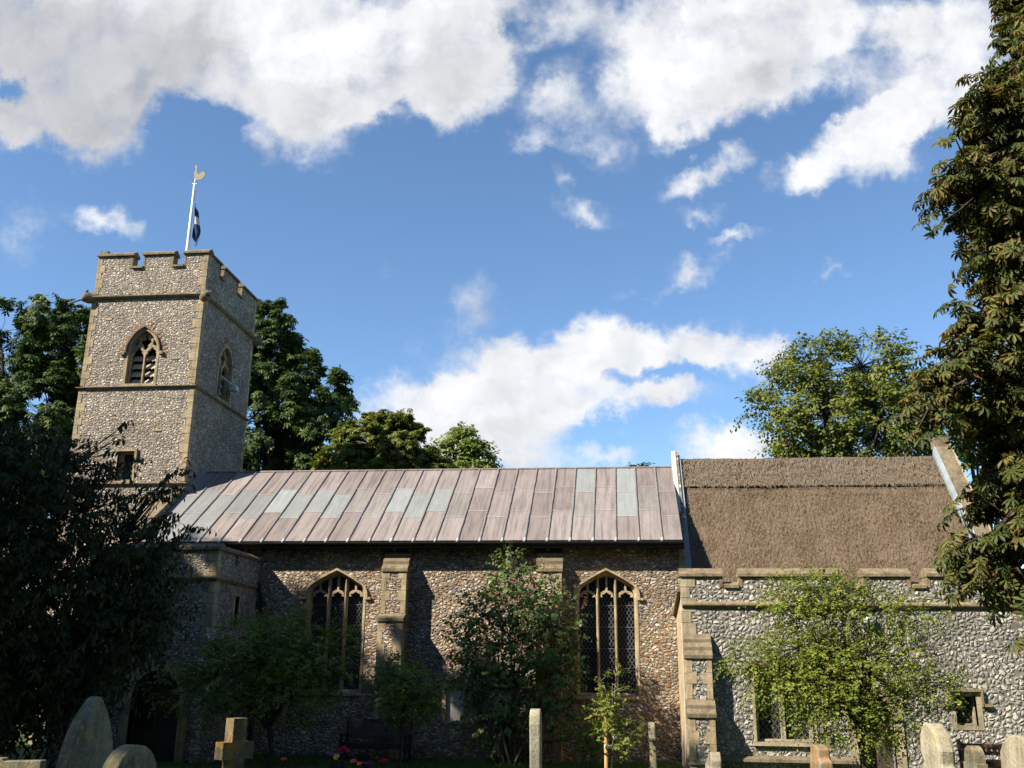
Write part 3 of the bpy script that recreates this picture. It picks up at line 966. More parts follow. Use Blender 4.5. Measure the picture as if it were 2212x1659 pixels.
def gargoyle(c, d, parent, spout=None):
    """weathered beast head jutting diagonally from a tower corner"""
    c = Vector(c); d = Vector(d).normalized()
    mb = MB()
    s = Vector((-d.y, d.x, 0)); up = Vector((0, 0, 1))
    def ring(t, w, h, dz):
        o = c + d * t + up * dz
        return [o + s * (w * math.cos(a)) + up * (h * math.sin(a)) for a in [2 * math.pi * k / 10 for k in range(10)]]
    rings = [ring(-.12, .13, .16, 0), ring(.05, .14, .17, 0), ring(.16, .17, .19, .01), ring(.27, .17, .17, .02), ring(.36, .12, .11, -.01), ring(.38, .06, .05, -.02), ring(.30, .05, .04, -.02)]
    b = 0
    for r in rings:
        mb.v.extend([tuple(p) for p in r])
    for i in range(len(rings) - 1):
        for k in range(10):
            mb.f.append((i * 10 + k, i * 10 + (k + 1) % 10, (i + 1) * 10 + (k + 1) % 10, (i + 1) * 10 + k)); mb.m.append(0)
    mb.f.append(tuple(range(60, 70))); mb.m.append(0)
    for sg in (1, -1):       # ears and brows
        e = c + d * .2 + s * (.12 * sg) + up * .15
        mb.face([e, e + d * .08, e + s * (.05 * sg) + up * .11]); mb.face([e - d * .04, e + d * .1, e + s * (-.03 * sg) + up * .09])
    g = mb.build('gargoyle', M['cap'], parent, smooth=True)
    if spout:
        m2 = MB(); m2.tube([c + d * .3 - up * .04, c + Vector(spout)], 0.035, 8)
        m2.build('spout', M['lead_cool'], g)
    return g


gargoyle((TX1 - .02, TY0 + .02, 13.72), (.75, -.75, -.08), church)
gargoyle((TX0 + .02, TY0 + .02, 13.78), (-.85, -.5, 0.0), church, (-.62, -.40, -.30))
gargoyle((TX1 - .02, TY1 - .02, 13.72), (.8, .6, -.05), church)


def belfry_window(parent, P, fr, name='belfry_window', seed=1, hood=True, lou=True, recess=0.14):
    x0, x1, z0, zs, za = P['x0'], P['x1'], P['z0'], P['zs'], P['za']
    xm = (x0 + x1) / 2
    g = 0.055
    inner = arch_pts(x0 + g, x1 - g, zs, za - g * 1.15)
    zi = lambda x: interp(inner, x)
    a0, a1, b0, b1 = x0 + g, xm - .022, xm + .022, x1 - g
    holes = []
    for (l, r) in ((a0, a1), (b0, b1)):
        zt = zs + 0.22; zb = zs - 0.12; c = (l + r) / 2
        hw = (r - l) / 2
        pts = [(l, z0 + .02), (r, z0 + .02), (r, zb)]
        for t, o in ((.25, .90), (.42, .62), (.5, .78), (.7, .45), (.85, .20), (1.0, 0.0)):
            pts.append((c + hw * o, zb + (zt - zb) * t))
        for t, o in ((.85, .20), (.7, .45), (.5, .78), (.42, .62), (.25, .90)):
            pts.append((c - hw * o, zb + (zt - zb) * t))
        pts.append((l, zb))
        holes.append(pts)
    # quatrefoil in the head and two slivers
    zq = zs + 0.42
    w = (x1 - x0) * .19
    holes.append([(xm, zs + .10), (xm + w * .55, zs + .22), (xm + w * .42, zs + .27), (xm + w * 1.0, zq - .03), (xm + w * .75, zq + .06), (xm + w * .35, zq + .04), (xm + .02, za - g * 2.3), (xm - .02, za - g * 2.3),
                  (xm - w * .35, zq + .04), (xm - w * .75, zq + .06), (xm - w * 1.0, zq - .03), (xm - w * .42, zs + .27), (xm - w * .55, zs + .22)])
    for sg in (1, -1):
        xa = xm + sg * w * 1.25; xb = xm + sg * (w * 1.9)
        holes.append([(xa, zs + .30), (xb, zs + .25), (xb, min(zs + .36, zi(xb) - .02)), (xa, min(zi(xa) - .03, zs + .52))])
    mb = MB()
    mb.plate(arch_outline(x0, x1, z0, zs, za), holes, fr, recess, recess + 0.10)
    win = mb.build(name, M['lime'], parent)
    # moulded jamb: sloping splay from the wall face to the tracery
    jb = MB()
    ip = [(x0 + .02, z0 + .02)] + [(p[0], p[1]) for p in arch_pts(x0 + .02, x1 - .02, zs, za - .03)[::-1]] + [(x1 - .02, z0 + .02)]
    op = [(x0 - .06, z0)] + [(p[0], p[1]) for p in arch_pts(x0 - .06, x1 + .06, zs, za + .07)[::-1]] + [(x1 + .06, z0)]
    jb.strip(ip, op, fr, -0.012, 0.10)
    jb.plate([(x0 - .085, z0 - .09), (x1 + .085, z0 - .09), (x1 + .085, z0 + .02), (x0 - .085, z0 + .02)], [], fr, -0.03, 0.20)
    jb.build('window_surround', M['lime'], win)
    if hood:
        hb = MB()
        ih = arch_pts(x0 - .055, x1 + .055, zs - .02, za + .065); oh = arch_pts(x0 - .095, x1 + .095, zs - .02, za + .12)
        hb.strip(ih, oh, fr, -0.075, 0.02)
        for xx in (x0 - .15, x1 + .15):
            hb.plate([(xx - .06, zs - .10), (xx + .06, zs - .10), (xx + .06, zs), (xx - .06, zs)], [], fr, -0.085, 0.02)
        hb.build('hood_mould', M['coping'], win)
    voussoirs('brick_arch', arch_pts(x0 - .10, x1 + .10, zs - .1, za + .13), win, fr, n=19, l0=.03, l1=.22, seed=seed)
    # louvres: rows of overlapping rounded slates
    if lou:
        for i in range(4):
            zz = z0 + 0.07 + i * 0.265
            lb = MB()
            for (l, r) in ((a0, a1), (b0, b1)):
                n = 5; ww = (r - l) / n
                for k in range(n):
                    xa = l + k * ww; dz = 0.012 * (k % 2); tl = 0.004 * k
                    pts = [(xa + ww * q, t) for q, t in ((0, .25), (0.0, .05), (.2, .012), (.5, 0), (.8, .012), (1.0, .05), (1.0, .25))]
                    top = [fr(u, zz + dz + t * 0.80, recess + .115 + tl + t * .50) for u, t in pts]
                    bot = [fr(u, zz + dz + t * 0.80 - .025, recess + .115 + tl + t * .50) for u, t in pts]
                    lb.face(top); lb.face(bot[::-1])
                    for q in range(len(pts) - 1):
                        lb.face([top[q], top[q + 1], bot[q + 1], bot[q]])
            lb.build('louvre', M['louvre'], win)
    return win


belfry_window(church, BS, frS(TY0), seed=5)
bw = belfry_window(church, BE, frE(TX1), seed=6, hood=False)
mb = MB()   # floodlight on a bracket beside the east belfry window
mb.bar((TX1, 3.9, 11.62), (TX1 + .22, 4.45, 11.42), .03); mb.box(TX1 + .10, TX1 + .34, 4.42, 4.66, 11.26, 11.42); mb.box(TX1 + .05, TX1 + .26, 4.40, 4.68, 11.42, 11.45)
mb.build('floodlight', M['lamp'], t3)
mb = MB(); mb.bar((TX1 - .1, 4.5, 12.2), (TX1 + .1, 4.85, 12.2), .025); mb.build('iron_pin', M['gutter'], t3)

# low square window of the tower
mb = MB()
a, b, c, d = LW
mb.plate([(a, c), (b, c), (b, d), (a, d)], [[(a + .09, c + .06), (b - .06, c + .06), (b - .06, d - .06), (a + .09, d - .06)]], frS(TY0 - .015), 0.10, 0.30)
lw = mb.build('tower_window', M['lime'], church)
mb = MB()
mb.strip([(a, c), (b, c), (b, d), (a, d)], [(a - .07, c - .05), (b + .07, c - .05), (b + .07, d + .06), (a - .07, d + .06)], frS(TY0 - .015), -0.012, 0.12, closed=True)
mb.build('window_surround', M['lime'], lw)
mb = MB(); mb.box(a, b, TY0 + .27, TY0 + .29, c, d); mb.build('glass', M['glass'], lw)
mb = MB(); lattice(mb, a + .05, b - .05, c + .05, d - .05, frS(TY0 - .015), 0.262, 0.11, 0.15); mb.build('lead_lattice', M['lattice'], lw)
mb = MB()
mb.plate([(b + .04, d - .30), (b + .14, d - .30), (b + .14, d - .24), (b + .10, d - .24), (b + .10, d + .06), (b + .04, d + .06)], [], frS(TY0 - .015), -.07, .02)
mb.build('hood_mould', M['coping'], lw)

# ---- nave
NX0, NX1, NY1 = -13.33, 1.62, 6.9
EZ, RZ, RY = 5.50, 8.17, 3.4
SL = (RZ - EZ) / (RY + 0.40)
roofz = lambda y: EZ + SL * (y + 0.40) if y <= RY else RZ - SL * (y - RY)


def nave_window_geo(x0, x1):
    return arch_outline(x0 - .07, x1 + .07, 1.60, 4.12, 4.72, 12)


WIN = [(-8.41, -6.97), (-1.12, 0.31)]
LOWW = [(-4.60, -4.14, 0.93, 1.76), (-3.42, -2.98, 0.93, 1.76)]
mb = MB()
holes = [nave_window_geo(*w) for w in WIN] + [[(a, c), (b, c), (b, d), (a, d)] for a, b, c, d in LOWW]
mb.plate([(NX0, -0.4), (NX1, -0.4), (NX1, 5.36), (NX0, 5.36)], holes, frS(0.0), 0, 0.6)
mb.box(NX0, NX1, NY1 - .6, NY1, -.4, 5.36)
for xx in (NX0, NX1 - .5):   # gable walls
    mb.plate([(0.6, -.4), (NY1 - .6, -.4), (NY1 - .6, 5.7), (RY, 7.85), (0.6, 5.7)], [], lambda u, v, w, xx=xx: (xx + w, u, v), 0.0, 0.5)
nave = mb.build('nave_wall', M['flint_nave'], church)
mb = MB(); mb.box(NX0 + .6, NX1 - .6, 0.9, NY1 - .6, -.2, -.1); mb.box(NX0 + .6, NX1 - .6, 1.8, 1.9, -.1, 5.6)  # floor, and a standing dark sheet added to block light inside
mb.build('nave_floor_and_light_block', M['inside'], church)


def nave_window(x0, x1, parent, seed=1):
    z0, zs, za = 1.66, 4.12, 4.64
    fr = frS(0.0)
    outl = arch_outline(x0 - .07, x1 + .07, 1.60, 4.12, 4.72, 12)
    inner = arch_pts(x0, x1, zs, za, 12)
    zi = lambda x: interp(inner, x)
    mw = 0.042
    L = (x1 - x0)
    m1, m2 = x0 + L * 0.335, x0 + L * 0.665
    lights = [(x0, m1 - mw), (m1 + mw, m2 - mw), (m2 + mw, x1)]
    holes = []
    for li, (l, r) in enumerate(lights):
        c = (l + r) / 2; hw = (r - l) / 2
        zh, zt = 3.98, 4.17
        def head(x, off=0.0):
            t = abs(x - c) / hw
            return zh + (zt - zh) * (1 - t ** 2.2) ** 0.62 * 1.0 + off if t < 1 else zh + off
        pts = [(l, z0), (r, z0), (r, zh - .03)]
        N = 14
        for k in range(N + 1):
            t = math.pi * k / N
            x = c + hw * math.cos(t)
            z = zh + (zt - zh) * math.sin(t) ** .8
            if k in (3, 11): x, z = c + (x - c) * .72, z - .045      # cusps
            if k in (5, 9): x, z = c + (x - c) * 0.95, z - .012
            if k == 7: z += .03
            pts.append((x, z))
        pts.append((l, zh - .03))
        holes.append(pts)
        # panel tracery over the light
        for (pl, pr) in ((l, c - .026), (c + .026, r)):
            bot = []; top = []
            n = 6
            for k in range(n + 1):
                x = pl + (pr - pl) * k / n
                t = (x - c) / hw
                zb = zh + (zt - zh) * max(0.0, 1 - t * t) ** .4 + .075 if abs(t) < 1 else zh + .075
                bot.append((x, zb)); top.append((x, max(zi(x) - .015, zb + .01)))
            keep = [i for i in range(n + 1) if top[i][1] - bot[i][1] > 0.03]
            if len(keep) >= 3:
                # small trefoil head
                tp = [top[i] for i in keep]
                holes.append([bot[i] for i in keep] + tp[::-1])
    mb = MB()
    mb.plate(outl, holes, fr, 0.13, 0.25)
    win = mb.build('nave_window', M['lime'], parent)
    # mullion noses: narrow raised fillets in front of the plate
    mb = MB()
    for m in (m1, m2):
        mb.hexa([(m - .03, 0.135, z0), (m + .03, 0.135, z0), (m + .012, 0.075, z0), (m - .012, 0.075, z0),
                 (m - .03, 0.135, zi(m)), (m + .03, 0.135, zi(m)), (m + .012, 0.075, zi(m)), (m - .012, 0.075, zi(m))])
        mb.build
    mull = mb.build('mullion', M['lime'], win)
    mb = MB()
    ip = [(x0 - .01, 1.62)] + arch_pts(x0 - .01, x1 + .01, zs, za + .01, 12)[::-1] + [(x1 + .01, 1.62)]
    op = [(x0 - .105, 1.60)] + arch_pts(x0 - .105, x1 + .105, zs, za + .115, 12)[::-1] + [(x1 + .105, 1.60)]
    mid = [(x0 - .06, 1.61)] + arch_pts(x0 - .06, x1 + .06, zs, za + .06, 12)[::-1] + [(x1 + .06, 1.61)]
    mb.strip(mid, op, fr, -0.014, 0.14)
    # inner splay
    for i in range(len(ip) - 1):
        mb.face([fr(*mid[i], 0.0), fr(*mid[i + 1], 0.0), fr(*ip[i + 1], 0.128), fr(*ip[i], 0.128)])
    mb.hexa([(x0 - .12, -.05, 1.50), (x1 + .12, -.05, 1.50), (x1 + .12, .15, 1.50), (x0 - .12, .15, 1.50), (x0 - .12, -.05, 1.55), (x1 + .12, -.05, 1.55), (x1 + .12, .15, 1.665), (x0 - .12, .15, 1.665)])
    mb.build('window_surround', M['lime'], win)
    mb = MB()
    ih = arch_pts(x0 - .10, x1 + .10, zs - .02, za + .11, 12); oh = arch_pts(x0 - .155, x1 + .155, zs - .02, za + .175, 12)
    mb.strip(ih, oh, fr, -0.085, 0.02)
    for sg, xx in ((-1, x0 - .125), (1, x1 + .125)):
        mb.plate([(xx - .035, 3.98), (xx + .035, 3.98), (xx + .035, 4.11), (xx - .035, 4.11)], [], fr, -.085, .02)
        mb.plate([(xx + sg * .035, 3.98), (xx + sg * .12, 3.98), (xx + sg * .12, 4.04), (xx + sg * .035, 4.04)], [], fr, -.08, .02)
    mb.build('hood_mould', M['lime'], win)
    mb = MB(); mb.box(x0 - .05, x1 + .05, .30, .32, 1.62, 4.70)
    mb.build('glass', M['glass'], win)
    for (l, r) in lights:
        mb = MB(); lattice(mb, l + .01, r - .01, 1.68, 4.60, fr, 0.275, 0.098, 0.160, 0.0105)
        for zz in (2.2, 2.75, 3.3, 3.85):
            mb.box(l, r, .262, .274, zz, zz + .018)
        mb.build('lead_lattice', M['lattice'], win)
    return win


for i, w in enumerate(WIN):
    nave_window(*w, church, seed=i)
for (a, b, c, d) in LOWW:
    mb = MB()
    mb.strip([(a, c), (b, c), (b, d), (a, d)], [(a - .07, c - .07), (b + .07, c - .07), (b + .07, d + .07), (a - .07, d + .07)], frS(0), -.014, .10, closed=True)
    w_ = mb.build('blocked_window', M['lime'], church)
    mb = MB(); mb.box(a, b, .07, .12, c, d); mb.build('infill_panel', M['panel'], w_)

# nave roof: lead sheets between rolls
rolls = [1.08 - 0.601 * k for k in range(24)]
edges = [NX1 - .02] + rolls + [NX0 + .05]
GREYMID = {21, 20, 19, 18, 17, 16, 13, 12, 11}
LIGHTMID = {15, 14, 4, 1, 10}
nrm = Vector((0, -SL, 1)).normalized()


def rp(x, t, lift=0.0):      # t along the slope from eave (0) to ridge (1)
    y = -0.42 + (RY + 0.42) * t
    p = Vector((x, y, EZ + SL * (y + 0.40))) + nrm * lift
    return p


mats_roof = [M['lead_brown'], M['lead_grey'], M['lead_mid'], M['lead_flash']]
roof = MB(); tint = []
jit = random.Random(11)
for i in range(len(edges) - 1):
    xr, xl = edges[i], edges[i + 1]
    k = i - 1                              # bay k has roll k on its left side for k >= 0
    bay = i
    kk = i                                 # left roll index
    odd = kk % 2 == 1
    l1, l2 = (0.375, 0.705) if odd else (0.295, 0.63)
    for s, (t0, t1) in enumerate(((0.0, l1), (l1, l2), (l2, 1.0))):
        mi = 0
        if kk >= 22: mi = 1 if s < 2 else 0
        elif s == 1 and kk in GREYMID: mi = 1
        elif s == 1 and kk in LIGHTMID: mi = 2
        elif s == 2 and kk in (4, 2): mi = 1
        elif s == 1 and kk == 2: mi = 1
        tt = jit.random()
        n = 4; mrows = 3
        lo, hi = 0.016 - 0.004 * s, 0.008 - 0.004 * s
        t1x = min(1.0, t1 + 0.006)
        grid = []
        for b in range(mrows + 1):
            tb = t0 + (t1x - t0) * b / mrows
            row = []
            for a in range(n + 1):
                x = xl + (xr - xl) * a / n
                lf = 0.012 + (0.010 if b == 0 else 0.004) + jit.uniform(-.004, .004) * (1 if 0 < b < mrows else .4)
                row.append(rp(x, tb, lf))
            grid.append(row)
        for b in range(mrows):
            for a in range(n):
                roof.face([grid[b][a], grid[b][a + 1], grid[b + 1][a + 1], grid[b + 1][a]], mi); tint.append(tt)
        roof.face([rp(xl, t0, 0), rp(xr, t0, 0), grid[0][n], grid[0][0]], mi); tint.append(tt)
        if s:                     # thin pale strip along the lap edge
            wv = [jit.uniform(.001, .0038) for _ in range(n + 1)]
            for a in range(n):
                xa, xb = xl + (xr - xl) * a / n, xl + (xr - xl) * (a + 1) / n
                roof.face([rp(xa, t0 - .001, .026), rp(xb, t0 - .001, .026), rp(xb, t0 + wv[a + 1], .0265), rp(xa, t0 + wv[a], .0265)], 3); tint.append(.6)
# underside, north slope
roof.face([rp(NX0, 0, -.04), rp(NX1, 0, -.04), rp(NX1, 1, -.04), rp(NX0, 1, -.04)], 0); tint.append(.4)
roof.face([(NX0, RY, RZ), (NX1, RY, RZ), (NX1, 2 * RY + .42, EZ), (NX0, 2 * RY + .42, EZ)], 0); tint.append(.5)
roof.face([rp(NX0, 0, -.04), rp(NX1, 0, -.04), rp(NX1, 0, .02), rp(NX0, 0, .02)], 0); tint.append(.7)
me = bpy.data.meshes.new('nave_roof'); me.from_pydata(roof.v, [], roof.f)
for m_ in mats_roof: me.materials.append(m_)
me.polygons.foreach_set('material_index', roof.m)
at_ = me.attributes.new('tint', 'FLOAT', 'FACE'); at_.data.foreach_set('value', tint)
nave_roof = bpy.data.objects.new('nave_roof', me); col.objects.link(nave_roof); nave_roof.parent = church; nave_roof.location = -parent_origin(church)
for k, x in enumerate(rolls):
    mb = MB()
    pts = []
    r = random.Random(k)
    for i in range(15):
        t = i / 14
        pts.append(rp(x + r.uniform(-.006, .006), t * 1.0, 0.028))
    pts.append(Vector((x, RY + .12, RZ + .01)))
    pts[0] = rp(x, -0.004, .02)
    mb.tube(pts, [0.040] + [0.030] * 14 + [0.028], 7)
    mb.tube([rp(x, -.008, .012), rp(x, .016, .03)], [0.047, .036], 7, 1)
    mb.build('lead_roll', [M['lead_roll'], M['lead_flash']], nave_roof, smooth=True)
mb = MB(); mb.tube([(NX0, RY, RZ + .02), (NX1, RY, RZ + .02)], 0.045, 7)
mb.build('ridge_roll', M['lead_brown'], nave_roof)
# fascia, soffit and gutter
mb = MB(); mb.box(NX0, NX1, -.36, 0.02, 5.32, 5.37); mb.box(NX0, NX1, -.385, -.355, 5.32, 5.45)
r = random.Random(3)
for i in range(36):
    x = NX0 + .2 + i * .415
    mb.box(x - .035, x + .035, -.345, -.002, 5.24, 5.318)
mb.build('soffit', M['soffit'], nave_roof)
mb = MB()
for i in range(8):
    a = math.pi + math.pi * i / 8; b = math.pi + math.pi * (i + 1) / 8
    p = [(-.445 + .055 * math.cos(q), 5.452 + .055 * math.sin(q)) for q in (a, b)]
    mb.face([(NX0, *p[0]), (NX1, *p[0]), (NX1, *p[1]), (NX0, *p[1])])
mb.build('gutter', M['gutter'], nave_roof)
# lead flashing up the tower and the west verge
mb = MB()
f0, f1 = rp(0, 0.63, 0), rp(0, 1.0, 0)
mb.hexa([(TX1 + .03, 2.0, roofz(2.0)), (TX1 + .10, 2.0, roofz(2.0)), (TX1 + .10, RY, RZ), (TX1 + .03, RY, RZ),
         (TX1 + .03, 2.0, roofz(2.0) + .24), (TX1 + .06, 2.0, roofz(2.0) + .22), (TX1 + .06, RY, RZ + .22), (TX1 + .03, RY, RZ + .24)])
mb.build('lead_flashing', M['lead_roll'], nave_roof)
mb = MB()
mb.plate([(-.42, EZ - .3), (2.0, EZ - .3), (2.0, roofz(2.0) + .20), (-.42, EZ + .20)], [], lambda u, v, w: (-13.72 + w, u, v), 0, .40)
gw = mb.build('west_gable_parapet', M['flint_nave'], church)
mb = MB()
mb.hexa([(-13.75, -.46, EZ + .19), (-13.30, -.46, EZ + .19), (-13.30, 2.0, roofz(2.0) + .19), (-13.75, 2.0, roofz(2.0) + .19),
         (-13.75, -.46, EZ + .25), (-13.30, -.46, EZ + .25), (-13.30, 2.0, roofz(2.0) + .25), (-13.75, 2.0, roofz(2.0) + .25)])
mb.build('coping', M['cap'], gw)


def buttress(x0, x1, yw, stages, parent, flint_mat, capmat='cap', seed=1, quoin=True):
    """stages from the ground: (projection, z0, z1, z_weathering_top, n_cap_courses); the cap slopes back to the next stage"""
    mb = MB(); q = MB(); caps = []
    r = random.Random(seed)
    for i, (pr, z0, z1, zc, nc) in enumerate(stages):
        nxt = stages[i + 1][0] if i + 1 < len(stages) else 0.0
        mb.box(x0, x1, yw - pr, yw + .05 if i == 0 else yw + .05, z0, z1)
        # quoin stones on the two front edges
        if quoin:
            z = z0 + (.02 if i else .3); k = r.randint(0, 1)
            while z < z1 - .08:
                h = min(r.uniform(.24, .34), z1 - z - .004)
                for side in (0, 1):
                    wd = (.20 if (k + side * 0) % 2 else .12) * r.uniform(.9, 1.1)
                    dp = (.16 if k % 2 else .26)
                    xa, xb = (x0 - .008, x0 + wd) if side == 0 else (x1 - wd, x1 + .008)
                    q.box(xa, xb, yw - pr - .010, min(yw - pr + dp, yw - .01), z + .003, z + h - .003)
                z += h; k += 1
        # cap courses, each a sloping slab with a drip
        for j in range(nc):
            ta, tb = j / nc, (j + 1) / nc
            pa = pr + .045 - (pr - nxt + .02) * ta; pb = pr + .03 - (pr - nxt + .02) * tb
            if j == nc - 1: pb = nxt
            za, zb = z1 + (zc - z1) * ta, z1 + (zc - z1) * tb
            dr = (zb - za) * .38
            c = MB(); caps.append(c)
            P = []
            for x in (x0 - .035, x1 + .035):
                P.append([(x, yw + .03, za), (x, yw - pa, za), (x, yw - pa, za + dr), (x, yw - pb, zb + .012), (x, yw + .03, zb + .012)])
            for a in range(5):
                b = (a + 1) % 5
                c.face([P[0][a], P[1][a], P[1][b], P[0][b]])
            c.face(P[0]); c.face(P[1][::-1])
    o = mb.build('buttress', M[flint_mat], parent)
    if quoin:
        q.build('quoins', M['lime'], o)
    for cc in caps:
        cc.build('weathering', M[capmat], o)
    return o


for sd_, (bx0, bx1) in enumerate(((-6.32, -5.68), (-2.19, -1.56))):
    b_ = buttress(bx0, bx1, 0.0, [(0.80, -.3, 0.55, 0.68, 1), (0.72, .68, 3.38, 3.58, 1), (0.46, 3.58, 4.68, 5.30, 3)], church, 'flint_nave', seed=sd_ + 3)

# east gable between nave and chancel: parapet covered in lead, springer stone below
TS, TZ = 1.22, 8.40
thz = lambda y: TZ - TS * (RY - y) if y <= RY else TZ - TS * (y - RY)
gx0, gx1 = 1.60, 1.82
mb = MB()
prof = [(0.0, 4.4), (RY, 4.4), (2 * RY, 4.4), (2 * RY, thz(0) + .25), (RY, TZ + .28), (1.70, thz(1.70) + .25), (1.70, thz(1.70) - .15), (0.0, thz(0.0) - .02)]
mb.plate(prof, [], lambda u, v, w: (gx0 + .03 + w, u, v), 0, gx1 - gx0 - .06)
eg = mb.build('chancel_arch_gable', M['flint_nave'], church)
mb = MB()
def slab(ya, yb, zoff, h, x0, x1):
    mb.hexa([(x0, ya, thz(ya) + zoff), (x1, ya, thz(ya) + zoff), (x1, yb, thz(yb) + zoff), (x0, yb, thz(yb) + zoff),
             (x0, ya, thz(ya) + zoff + h), (x1, ya, thz(ya) + zoff + h), (x1, yb, thz(yb) + zoff + h), (x0, yb, thz(yb) + zoff + h)])
slab(1.66, RY, .24, .06, gx0 - .01, gx1 - .10); slab(2 * RY - 1.66, RY, .24, .06, gx0 - .01, gx1 - .10)
slab(1.66, RY, -.12, .36, gx0 - .012, gx0 + .028)
mb.build('lead_coping', M['lead_flash'], eg)
mb = MB()
slab(0.10, RY, .02, .16, gx1 - .10, gx1 + .045)
mb.build('lead_flashing', M['lead_cool'], eg)
mb = MB(); mb.box(gx0 - .02, gx1 - .05, 1.2, 1.68, 5.85, thz(1.68) - .02); mb.box(gx0 - .06, gx1 - .03, 1.15, 1.70, thz(1.68) - .022, thz(1.68) + .05)
mb.build('springer', M['lime'], eg)
mb = MB(); mb.box(gx0 - .10, gx0 + .10, -.03, .25, 4.45, 5.30)
mb.build('kneeler', M['lime'], eg)

# ---- chancel with its thatched roof
CX1 = 9.38
mb = MB(); mb.box(1.83, CX1 + .35, .55, 1.1, -.4, 4.3); mb.box(1.83, CX1 + .35, 2 * RY - 1.1, 2 * RY - .55, -.4, 4.3)
mb.plate([(0.55, -.4), (2 * RY - .55, -.4), (2 * RY - .55, 4.4), (RY, TZ - .2), (0.55, 4.4)], [], lambda u, v, w: (CX1 - .1 + w, u, v), 0, .45)
mb.build('chancel_wall', M['flint_vestry'], church)
trng = np.random.RandomState(5)


def thatch_slope(x0, x1, ya, yb, off, th, nx, ny, amp):
    V = []; Fc = []
    nn = Vector((0, -TS, 1)).normalized()
    for j in range(ny + 1):
        y = ya + (yb - ya) * j / ny
        for i in range(nx + 1):
            x = x0 + (x1 - x0) * i / nx
            e = amp * (math.sin(x * 1.7 + j * .3) * .5 + trng.uniform(-.5, .5))
            # gentle sag of the slope
            sag = 0.05 * math.sin(math.pi * min(1, max(0, (y - ya) / (yb - ya)))) * -1
            p = Vector((x, y, thz(y))) + nn * (off + e + sag)
            V.append(p)
    for j in range(ny):
        for i in range(nx):
            a = j * (nx + 1) + i
            Fc.append((a, a + 1, a + nx + 2, a + nx + 1))
    return V, Fc, nn


mb = MB()
V, Fc, nn = thatch_slope(1.80, CX1, -0.35, RY, 0, .3, 150, 70, .024)
mb.v = [tuple(p) for p in V]; mb.f = Fc; mb.m = [0] * len(Fc)
mb.face([(1.80, -.35, thz(-.35)), (CX1, -.35, thz(-.35)), (CX1, -.2, thz(-.35) - .35), (1.80, -.2, thz(-.35) - .35)])
mb.face([(1.80, 2 * RY + .35, thz(-.35)), (CX1, 2 * RY + .35, thz(-.35)), (CX1, RY, TZ), (1.80, RY, TZ)])
mb.face([(1.80, -.2, thz(-.35) - .35), (CX1, -.2, thz(-.35) - .35), (CX1, RY, TZ - .5), (1.80, RY, TZ - .5)])
# loose reed ends over the surface
r = np.random.RandomState(9)
def straws(mb, n, x0, x1, ya, yb, off, L, w, mi, flat=0.25):
    for _ in range(n):
        x = r.uniform(x0, x1); y = r.uniform(ya, yb)
        p = Vector((x, y, thz(y))) + nn * (off + r.uniform(0.0, .02))
        d = Vector((r.normal(0, flat), -1, -TS)).normalized()
        d = (d + nn * r.uniform(-.05, .22)).normalized()
        s = d.cross(nn).normalized() * w
        l = L * r.uniform(.5, 1.5)
        mb.face([p - s, p + s, p + d * l + s * .5, p + d * l - s * .5], mi)
straws(mb, 6000, 1.83, CX1 - .02, 0.0, RY - .9, .005, .08, .004, 1, .6)
straws(mb, 9000, 1.83, CX1 - .02, 0.0, RY - .9, .003, .07, .0045, 0, .6)
thatch = mb.build('thatch_roof', [M['thatch'], M['straw']], church)
mb = MB()
yc = RY - .80
V, Fc, nn = thatch_slope(1.82, CX1, yc, RY, .050, .1, 150, 12, .026)
mb.v = [tuple(p) for p in V]; mb.f = list(Fc); mb.m = [0] * len(Fc)
for i in range(150):       # thick cut edge of the ridge
    a, b = V[i], V[i + 1]
    mb.face([a, b, b - nn * .05, a - nn * .05])
for k in range(6):         # rolled crest
    pass
N = 151
top = [V[12 * N + i] for i in range(N)]
for i in range(150):
    prev = (top[i], top[i + 1])
    for k in range(1, 6):
        a = math.pi * k / 10
        cur = tuple(p + Vector((0, .16 * math.sin(a) * 1.6, .07 * math.sin(a) - .10 * (1 - math.cos(a)))) for p in (top[i], top[i + 1]))
        mb.face([prev[0], prev[1], cur[1], cur[0]]); prev = cur
    mb.face([prev[0], prev[1], prev[1] + Vector((0, .5, -.6)), prev[0] + Vector((0, .5, -.6))])
straws(mb, 3500, 1.84, CX1 - .02, yc - .03, RY, .064, .12, .005, 1, .6)
for (x, y, dx, dy) in ((2.6, .55, .6, .05), (4.1, .62, .5, -.1), (5.0, .5, .75, .02), (3.2, .45, .5, .0), (6.3, .5, .6, .12), (7.2, .42, .5, -.03), (4.6, .35, .3, .35), (7.8, .6, .6, .0), (3.4, 1.02, .7, .04), (6.6, 1.04, .8, .02), (5.3, 1.0, .6, -.03), (2.3, .3, .5, .0), (8.2, 1.02, .7, .0)):
    off = .11 if y < .8 else .03
    p0 = Vector((x, RY - y, thz(RY - y))) + nn * off; p1 = Vector((x + dx, RY - y + dy, thz(RY - y + dy))) + nn * (off + .02)
    mb.tube([p0, p1], .008, 5, 1)
mb.build('thatch_ridge', [M['ridge'], M['straw']], thatch)
